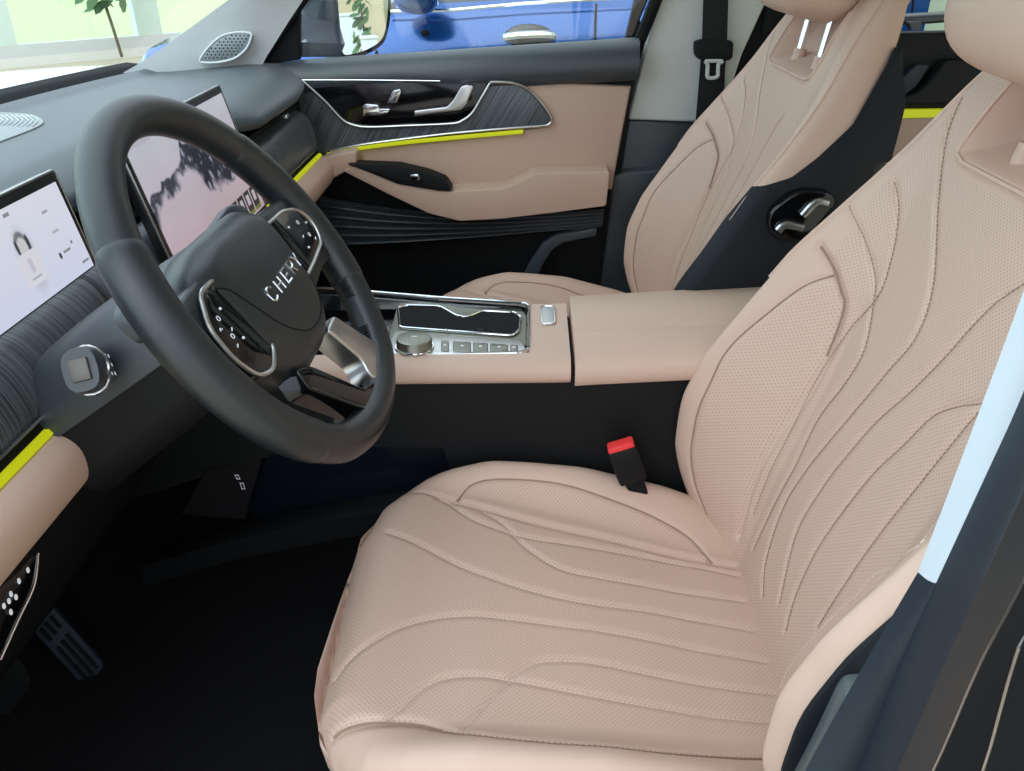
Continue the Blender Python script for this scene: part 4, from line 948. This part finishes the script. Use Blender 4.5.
sg = thing('pillar_speaker', atY(228, 47, 0.67), 'small rounded speaker grille set in the pale pillar beside the windscreen', 'speaker')
so = cat_rom([atY(*p, 0.664) for p in [(200, 60), (208, 48), (220, 37), (234, 32.5), (250, 33), (251, 38), (246, 49), (235, 58), (220, 62), (206, 62.5)]], 5, True)
obj('speaker_mesh', plate(so if False else so[::-1], 0.02, (0.1, -1, 0.2), 0.002), 'grille', sg)
obj('speaker_frame', tube(so + V3(0, -0.001, 0), 0.0022, 6, closed=True, up=(0, 1, 0)), 'pillar', sg)
hole = []
for i in range(12):
    for j in range(9):
        px, py = 203 + 4.1 * i + (j % 2) * 2, 35.5 + 3.2 * j
        q = atY(px, py, 0.6625)
        if inside(np.array([q[0]]), np.array([q[2]]), so[:, [0, 2]] * 1.0)[0] and seg_dist(np.array([q[0]]), np.array([q[2]]), so[:, [0, 2]])[0] > 0.004: hole.append(ellipsoid(q, (0.0016, 0.001, 0.0016), None, 6, 4))
obj('mesh_holes', merge(*hole), 'dark', sg)['kind'] = 'stuff'
# front pillar on the driver side, header and roof
struct('trim_2', loft([[V3(x, y, z) + V3(*o) for o in ((-0.05, 0.02, -0.02), (0.05, -0.03, -0.02), (0.05, -0.03, 0.04), (-0.05, 0.03, 0.04))] for x, y, z in ((-0.86, -0.72, 0.70), (-0.45, -0.69, 1.0), (-0.15, -0.62, 1.20))]), 'pillar', angle=40)
rf = lambda y: 1.25 - 0.09 * (y / 0.65) ** 2
struct('ceiling', loft([[V3(x, y, rf(y) + dz) for y in np.linspace(-0.66, 0.66, 13)] + [V3(x, y, rf(y) + dz + 0.03) for y in np.linspace(0.66, -0.66, 13)] for x, dz in ((-0.20, -0.03), (0.1, 0.0), (0.9, 0.02), (2.0, -0.03))]), 'pale', angle=40)
wsv = lambda y, t: V3((-0.965 + bow(y)) * (1 - t) + (-0.22 + 0.02 * (y / 0.6) ** 2) * t, y * (1 - 0.14 * t), 0.705 * (1 - t) + (rf(y * 0.9) - 0.02) * t + 0.03 * math.sin(math.pi * t))
struct('window_1', grid(lambda y, t: wsv(y, t), np.linspace(-0.70, 0.70, 21), np.linspace(0, 1, 12)), 'wglass', angle=180)
# passenger centre pillar: pale upper cover, black lower cover
g = dpl('trim_3', [(661, -10), (690, -170), (800, -170), (772, -10), (742, 55), (720, 123), (628, 120)], 0.762, 0.05, 'pale', None, r=0.01, bev=0.012); g['kind'] = 'structure'
g = dpl('trim_4', [(627, 119), (722, 122), (760, 200), (720, 300), (600, 300), (612, 220)], 0.772, 0.05, 'soft', None, bev=0.01); g['kind'] = 'structure'
g = dpl('trim_5', [(612, 176), (628, 171), (700, 168), (700, 330), (596, 330), (600, 290)], 0.742, 0.05, 'soft', None, r=0.012, bev=0.014); g['kind'] = 'structure'
g = dpl('trim_6', [(640, 20), (664, -40), (690, -170), (670, -170), (640, -20), (560, 320), (640, 330), (700, 200)], 0.80, 0.03, 'dark', None, bev=0.004); g['kind'] = 'structure'
# passenger belt
sb = thing('seat_belt', atY(715, 50, 0.74), 'black seat belt with a buckle tongue hanging on the pale pillar beside the passenger seat', 'seat belt')
W_ = lambda pts, y: np.array([atY(px, py, y) for px, py in pts])
def strap(name, L, R, ys, m, th=0.002):
    V = []; F = []
    for (l, r, y) in zip(L, R, ys):
        a = atY(*l, y); b = atY(*r, y); V += [a, b, b + V3(0, th, 0), a + V3(0, th, 0)]
    for j in range(len(L) - 1):
        for i in range(4): F.append((4 * j + i, 4 * j + (i + 1) % 4, 4 * j + 4 + (i + 1) % 4, 4 * j + 4 + i))
    F += [(0, 3, 2, 1), (4 * len(L) - 4, 4 * len(L) - 3, 4 * len(L) - 2, 4 * len(L) - 1)]
    return obj(name, (V, F), m, sb, angle=40)
strap('webbing', [(708, -170), (704, -20), (703, 10), (702, 45), (700, 70), (696, 118), (690, 190)], [(742, -170), (729, -20), (728, 10), (727, 45), (725, 70), (724, 118), (722, 190)], [0.735, 0.735, 0.735, 0.735, 0.74, 0.748, 0.75], 'belt')
dpl('belt_stop', [(695, 42), (702, 40), (732, 41), (734, 44), (733, 58), (729, 61), (699, 60), (695, 55)], 0.727, 0.02, 'plastic', sb, r=0.006, bev=0.005, label='black plastic belt guide')
tg_o = [(704, 60.5), (722, 60.5), (718, 63), (718, 76), (716, 78), (709, 78), (707, 76), (707, 63)]
dtube('buckle_tongue', [(705, 61), (722, 61), (718.5, 64), (718, 70), (717, 77), (708, 77.5), (707.5, 70), (707.5, 64), (705, 61)], 0.729, 0.0042, 'pale', sb, label='pale metal buckle tongue', n=4)
# foreground centre pillar on the driver side (open door)
LN = {0: [(760, 860), (805, 771), (862, 668), (918, 572), (970, 436), (1024, 290), (1090, 100), (1150, -80)], 1: [(815, 860), (857, 771), (896, 672), (936, 583), (985, 477), (1026, 386), (1110, 170), (1190, -60)],
      2: [(860, 850), (897, 771), (945, 663), (999, 546), (1050, 430), (1090, 330), (1160, 140), (1240, -60)], 3: [(892, 850), (935, 771), (982, 663), (1024, 584), (1075, 470), (1120, 370), (1190, 170), (1270, -60)],
      4: [(950, 860), (985, 771), (1005, 700), (1026, 634), (1100, 480), (1150, 380), (1230, 170), (1300, -60)]}
for k_ in LN: a_, b_ = LN[k_][-2:]; LN[k_].append((b_[0] + (b_[0] - a_[0]) * 4, b_[1] + (b_[1] - a_[1]) * 4))
w0 = LN[0][3:]; w1 = LN[1][3:]
struct('trim_7', band(w0, w1, -0.700, -0.715, 0.003), 'sticker', angle=180)
struct('trim_8', band(LN[0][:4], LN[1][:4], -0.699, -0.715, 0.004), 'rubber', angle=180)
struct('trim_9', band(LN[1], LN[2], -0.715, -0.765, 0.010, 9), 'rubber', angle=180)
struct('trim_10', band(LN[2], LN[3], -0.765, -0.82, 0.016, 9), 'olive', angle=180)
struct('trim_11', band(LN[3], LN[4], -0.835, -0.86, 0.0, 4), 'dark', angle=180)
struct('trim_12', band(LN[4], [(p[0] + 160, p[1]) for p in LN[4]], -0.87, -0.92, 0.01, 5), 'dark', angle=180)
for nm, ln, y in (('trim_13', 3, -0.832), ('trim_14', 4, -0.868)):
    struct(nm, tube(resample(cat_rom([atY(*p, y) for p in LN[ln][:5]], 5), 0.02), 0.0012, 6), 'satin')
cov = [(838, 703), (846, 692), (868, 689), (866, 720), (846, 800), (790, 800)]
struct('trim_15', plate(round_poly([atY(*p, -0.675) for p in cov][::-1], 0.008), 0.04, (-0.3, -1, 0.2), 0.006), mat('grey_green_plastic', (0.10, 0.12, 0.12), 0.45), angle=45)
# rear passenger door far behind
rd = thing('car_door', (0.95, 0.78, 0.4), 'dark rear passenger door with a short lime light strip, seen between the two seats', 'car door')
wpl('door_shell', [(0.47, 0.0), (1.6, 0.0), (1.6, 0.79), (0.47, 0.765)], 0.775, 0.05, 'plastic', rd)
dpl('window_ledge', [(880, 18), (905, 16), (960, 13), (1024, 10), (1024, 17), (930, 24), (905, 25), (880, 27)], 0.76, 0.05, 'soft', rd, bev=0.006)
dpl('ledge_clip', [(908, 22), (922, 21), (921, 30), (912, 30)], 0.745, 0.02, 'soft', rd, r=0.003)
dpl('inner_handle', [(903, 78), (917, 65), (930, 65), (917, 86), (905, 95)], 0.75, 0.02, 'rubber', rd, r=0.004, label='dark inner handle')
dpl('armrest', [(880, 98), (912, 96), (925, 88), (947, 61), (1024, 60), (1024, 104), (880, 106)], 0.735, 0.05, 'plastic', rd, r=0.01, bev=0.006)
dpl('light_strip', [(880, 110), (960, 109), (960, 117), (880, 119)], 0.755, 0.01, 'lime', rd, bev=0.002, label='lime light strip')
dpl('tan_panel', [(880, 119), (960, 117), (960, 160), (880, 165)], 0.752, 0.02, 'tan_trim', rd, label='tan lower panel')
obj('window_frame', tube([V3(0.50, 0.78, 0.77), V3(0.52, 0.75, 1.2), V3(1.4, 0.75, 1.2), V3(1.6, 0.78, 0.80)], 0.02, 8, up=(0, 1, 0)), 'dark', rd)

wpl('frame_front', [(0.40, 0.30), (0.62, 0.30), (0.60, 1.2), (0.46, 1.2)], 0.772, 0.03, 'dark', rd)
# own bonnet ahead of the windscreen
struct('bonnet', grid(lambda u, y: V3(-0.99 - 1.0 * u + bow(y), y, 0.685 + 0.05 * sstep(0.55, 0.72, abs(y)) - 0.13 * u ** 1.6 - 0.06 * (abs(y) / 0.85) ** 6), np.linspace(0, 1, 14), np.linspace(-0.86, 0.86, 30)), 'pale_gloss', angle=180)

# ------------------------------------------------------------------ other cars in the hall
GZ = -0.40
def make_car(label, loc, rz, paint, scale=1.0):
    t = thing('parked_car', (0, 0, 0), label, 'car')
    # local: nose at x=0, tail at x=4.6, width along y
    def lower(x):
        hw = float(np.interp(x, [0, 0.15, 0.6, 1.5, 3.2, 4.2, 4.6], [0.60, 0.78, 0.90, 0.93, 0.93, 0.90, 0.80])); top = float(np.interp(x, [0, 0.05, 0.2, 0.95, 1.3, 3.0, 4.2, 4.5, 4.6], [0.66, 0.92, 1.01, 1.12, 1.15, 1.22, 1.24, 1.12, 0.95])); bot = float(np.interp(x, [0, 0.3, 4.3, 4.6], [0.35, 0.24, 0.26, 0.40]))
        h = [(hw * 0.90, bot), (hw * 0.985, bot + 0.14), (hw * 0.97, bot + 0.32), (hw * 1.0, top - 0.26), (hw * 0.985, top - 0.16), (hw * 0.965, top - 0.06), (hw * 0.90, top), (hw * 0.5, top + 0.03)]
        return [V3(x, a, b) for a, b in h] + [V3(x, -a, b) for a, b in h[::-1]]
    body = obj('body', loft([lower(x) for x in (0, 0.05, 0.15, 0.35, 0.6, 0.9, 1.25, 1.6, 2.0, 2.5, 3.0, 3.5, 4.0, 4.3, 4.5, 4.6)]), paint, t, angle=35)
    def house(x, f):
        top = float(np.interp(x, [0.95, 1.3, 1.8, 2.5, 3.4, 4.0, 4.4], [1.06, 1.28, 1.60, 1.68, 1.66, 1.52, 1.18])); hw = 0.86; e = np.interp(top, [1.06, 1.7], [0.86, 0.62]) * f
        return [V3(x, hw * f, 1.10), V3(x, e + 0.01, top - 0.05), V3(x, e * 0.85, top), V3(x, -e * 0.85, top), V3(x, -e - 0.01, top - 0.05), V3(x, -hw * f, 1.08)]
    obj('glasshouse', loft([house(x, 1.0) for x in (0.95, 1.3, 1.8, 2.5, 3.4, 4.0, 4.4)]), 'dglass', t, angle=50, label='dark tinted windows')
    obj('roof', grid(lambda x, k: house(x, 1.01)[k] + V3(0, 0, 0.012), (1.75, 2.3, 2.8, 3.4, 4.0), (1, 2, 3, 4)), paint, t)
    for x in (0.72, 3.65):
        for s in (-1, 1):
            ring = lambda r, y: [V3(x + r * math.cos(q), y, 0.36 + r * math.sin(q)) for q in np.linspace(0, 2 * math.pi, 28, endpoint=False)]
            w = obj('wheel', loft([ring(0.24, s * 0.95), ring(0.34, s * 0.96), ring(0.36, s * 0.94), ring(0.36, s * 0.72)]), 'tyre', t)
            obj('wheel_rim', merge(loft([ring(0.235, s * 0.952), ring(0.22, s * 0.93)]), *[tube([V3(x, s * 0.95, 0.36), V3(x + 0.23 * math.cos(q), s * 0.955, 0.36 + 0.23 * math.sin(q))], 0.025, 6) for q in np.linspace(0, 2 * math.pi, 5, endpoint=False)]), 'satin', w)
    for s in (-1, 1):
        for x in (1.79, 2.86):
            hc = V3(x - 0.20, s * 0.925, 0.0); zt = float(np.interp(x, [1.6, 3.0, 4.2], [1.15, 1.22, 1.24])) - 0.108
            hc[2] = zt
            h_ = obj('door_handle', ellipsoid(hc, (0.085, 0.014, 0.038), None, 20, 12), 'dglass', t, label='dark handle recess')
            obj('handle_bar', tube(cat_rom([hc + V3(-0.085, s * 0.012, -0.005), hc + V3(-0.03, s * 0.028, 0.004), hc + V3(0.06, s * 0.028, 0.006), hc + V3(0.085, s * 0.014, 0.0)], 4), 0.014, 8), 'chrome', h_)
            obj('door_gap', tube([V3(x + 0.03, s * 0.905, zt + 0.10), V3(x + 0.03, s * 0.928, zt), V3(x + 0.03, s * 0.925, 0.7), V3(x + 0.03, s * 0.905, 0.40)], 0.004, 6), 'dark', t)
        obj('door_gap', tube([V3(1.05, s * 0.90, 1.0), V3(1.05, s * 0.928, 0.90), V3(1.05, s * 0.925, 0.7), V3(1.05, s * 0.905, 0.40)], 0.004, 6), 'dark', t)
        obj('side_mirror', ellipsoid((1.22, s * 1.02, 1.20), (0.08, 0.13, 0.075), None, 18, 12, 0.8), paint, t)
        obj('headlamp', ellipsoid((0.22, s * 0.70, 0.78), (0.20, 0.12, 0.055), Matrix.Rotation(-0.5 * s, 3, 'Z'), 18, 10), 'dglass', t, label='dark headlamp')
        obj('sill_line', tube([V3(x, s * (0.905 if x > 1.3 else 0.88), float(np.interp(x, [1.25, 1.6, 3.0, 4.2], [1.12, 1.15, 1.22, 1.24])) + 0.004) for x in np.linspace(1.1, 4.1, 14)], 0.006, 6), 'chrome', t, label='chrome line under the windows')
    t.rotation_euler = (0, 0, rz); t.location = loc
    return t
make_car('bright blue car parked alongside, seen through the passenger window', (-1.60, 2.88, GZ), 0.0, 'paint_blue')
#make_car('white car with its nose towards the bonnet, seen at the corner of the windscreen', (-1.40, 4.0, GZ), math.radians(84), 'pale_gloss')
bc = [o for o in bpy.data.objects if o.name.startswith('parked_car')][0]
mk = atY(425, 33, 1.955); obj('side_marker', ellipsoid(mk, (0.016, 0.008, 0.012), None, 12, 8), 'dark', bc)

# ------------------------------------------------------------------ showroom
P0 = atZ(0, 69, GZ); P1 = atZ(120, 58, GZ); wd = P1 - P0; wd[2] = 0; wd /= np.linalg.norm(wd); wnm = V3(wd[1], -wd[0], 0)
if wnm @ (EYE - P0) < 0: wnm = -wnm
def onwall(px, py, off=0.0):
    r_ = ray(px, py); o = P0 + wnm * off; return EYE + r_ * (((o - EYE) @ wnm) / (r_ @ wnm))
def wbox(s0, s1, z0, z1, th):
    a = P0 + wd * s0; b = P0 + wd * s1
    V = [V3(p[0], p[1], z) + wnm * o for z in (z0, z1) for p, o in ((a, 0), (b, 0), (b, -th), (a, -th))]
    return V, [(0, 1, 2, 3)[::-1], (4, 5, 6, 7), (0, 1, 5, 4), (1, 2, 6, 5), (2, 3, 7, 6), (3, 0, 4, 7)]
sw_ = lambda px, py: float((onwall(px, py) - P0) @ wd)
zc = float(onwall(15, 45)[2]); zk = float(onwall(15, 58)[2])
struct('floor', ([V3(-14, -14, GZ), V3(14, -14, GZ), V3(14, 14, GZ), V3(-14, 14, GZ)], [(0, 1, 2, 3)]), 'tile', smooth=False)
struct('baseboard_front', wbox(-22, 22, GZ, zk, 0.25), 'sill', smooth=False)
struct('trim_16', wbox(-22, 22, zk, zc, 0.10), 'pillar', smooth=False)
tops = 3.2
sA, sB = sw_(4, 50), sw_(150, 30)
posts = [sA + (sB - sA) * k for k in (-3, -2, -1, 0, 1, 2, 3)]
for i, s in enumerate(posts):
    struct('trim_%d' % (17 + i), wbox(s - 0.16, s + 0.16, zc, tops, 0.14), 'mint', smooth=False)
for i in range(len(posts) - 1):
    struct('window_%d' % (2 + i), wbox(posts[i] + 0.16, posts[i + 1] - 0.16, zc, tops, 0.012), 'wglass', smooth=False)
lw = obj('lawn', ([P0 - wnm * 0.3 - wd * 60 + V3(0, 0, 0.02), P0 - wnm * 0.3 + wd * 60 + V3(0, 0, 0.02), P0 - wnm * 80 + wd * 60 + V3(0, 0, 0.4), P0 - wnm * 80 - wd * 60 + V3(0, 0, 0.4)], [(0, 1, 2, 3)]), 'grass', smooth=False)
tag(lw, 'sunlit green lawn outside beyond the tall showroom windows', 'grass', None, 'stuff')
# thin young tree in front of the window
tr = thing('young_tree', onwall(122, 57, 0.35), 'thin young tree with a small leafy crown standing before the showroom window', 'tree')
tb = [onwall(122, 57, 0.35), onwall(113, 28, 0.35), onwall(104, 0, 0.35), onwall(98, -30, 0.35)]
obj('trunk', tube(cat_rom(tb, 5), 0.02, 8), 'bark', tr)
LV = []
for k in range(170):
    base = onwall(100 + random.gauss(0, 11), -22 + random.gauss(0, 12), 0.35) + wnm * random.uniform(-0.3, 0.3)
    n_ = Vector((random.gauss(0, 1), random.gauss(0, 1), random.gauss(0, 1))).normalized(); u_ = n_.orthogonal().normalized(); v_ = n_.cross(u_); s_ = random.uniform(0.08, 0.14)
    LV.append(([V3(*(Vector(base) + u_ * s_ * a + v_ * s_ * 0.6 * b + n_ * c)) for a, b, c in ((-1, 0, 0), (-.3, -.8, .01), (.5, -.7, .01), (1, 0, 0), (.5, .7, .01), (-.3, .8, .01))], [(0, 1, 2, 3, 4, 5)]))
obj('foliage', merge(*LV), 'leaf', tr)
# rear and side walls, white plinths and a plant that show in the door mirror
struct('wall_right', box((4.5, 9.5, 1.4), (9, 0.2, 3.6)), 'beige', smooth=False)
struct('wall_rear', box((9.0, 1.0, 1.4), (0.2, 24, 3.6)), 'beige', smooth=False)
def plinth(label, x, y, sx, sy, h):
    t = thing('plinth', (x, y, GZ), label, 'plinth')
    obj('plinth_body', box((x, y, GZ + h / 2), (sx, sy, h), 0.01), 'board', t)
    obj('plinth_cap', box((x, y, GZ + h + 0.012), (sx + 0.02, sy + 0.02, 0.024), 0.006), 'board', t)


struct('trim_30', box((1.62, 1.55, 0.9), (0.75, 0.4, 2.6), 0.02), mat('pale_olive_paint', (0.42, 0.46, 0.30), 0.8))  # added column that fills the rear door window with pale green
def refl(px, py, t):
    p = mpl(px, py); d = p - EYE; d /= np.linalg.norm(d); r_ = d - 2 * (d @ mn) * mn; return p + r_ * t

plinth('tall white plinth by the rear wall, the left one in the door mirror', 7.4, 1.60, 0.30, 0.26, 0.95)
plinth('low white plinth by the rear wall, right of the plant in the door mirror', 5.7, 1.62, 0.20, 0.14, 0.80)
pp = thing('potted_plant', (6.6, 1.66, GZ), 'tall potted plant between the two white plinths by the rear wall', 'plant')
obj('pot', loft([[V3(6.6 + r * math.cos(q), 1.66 + r * math.sin(q), GZ + z) for q in np.linspace(0, 2 * math.pi, 20, endpoint=False)] for r, z in ((0.07, 0.0), (0.09, 0.32), (0.10, 0.34))]), 'dark', pp)
obj('stem', tube([V3(6.6, 1.66, GZ + 0.3), V3(6.62, 1.67, GZ + 0.9), V3(6.58, 1.65, GZ + 1.4)], 0.012, 6), 'bark', pp)
LV = []
for k in range(90):
    c_ = Vector((6.6 + random.gauss(0, 0.06), 1.66 + random.gauss(0, 0.06), GZ + random.uniform(0.6, 1.5))); n_ = Vector((random.gauss(0, 1), random.gauss(0, 1), random.gauss(0, 1))).normalized(); u_ = n_.orthogonal().normalized(); v_ = n_.cross(u_); s_ = random.uniform(0.04, 0.08)
    LV.append(([V3(*(c_ + u_ * s_ * a + v_ * s_ * 0.5 * b)) for a, b in ((-1, 0), (-.3, -.8), (.5, -.7), (1, 0), (.5, .7), (-.3, .8))], [(0, 1, 2, 3, 4, 5)]))
obj('foliage', merge(*LV), 'leaf', pp)
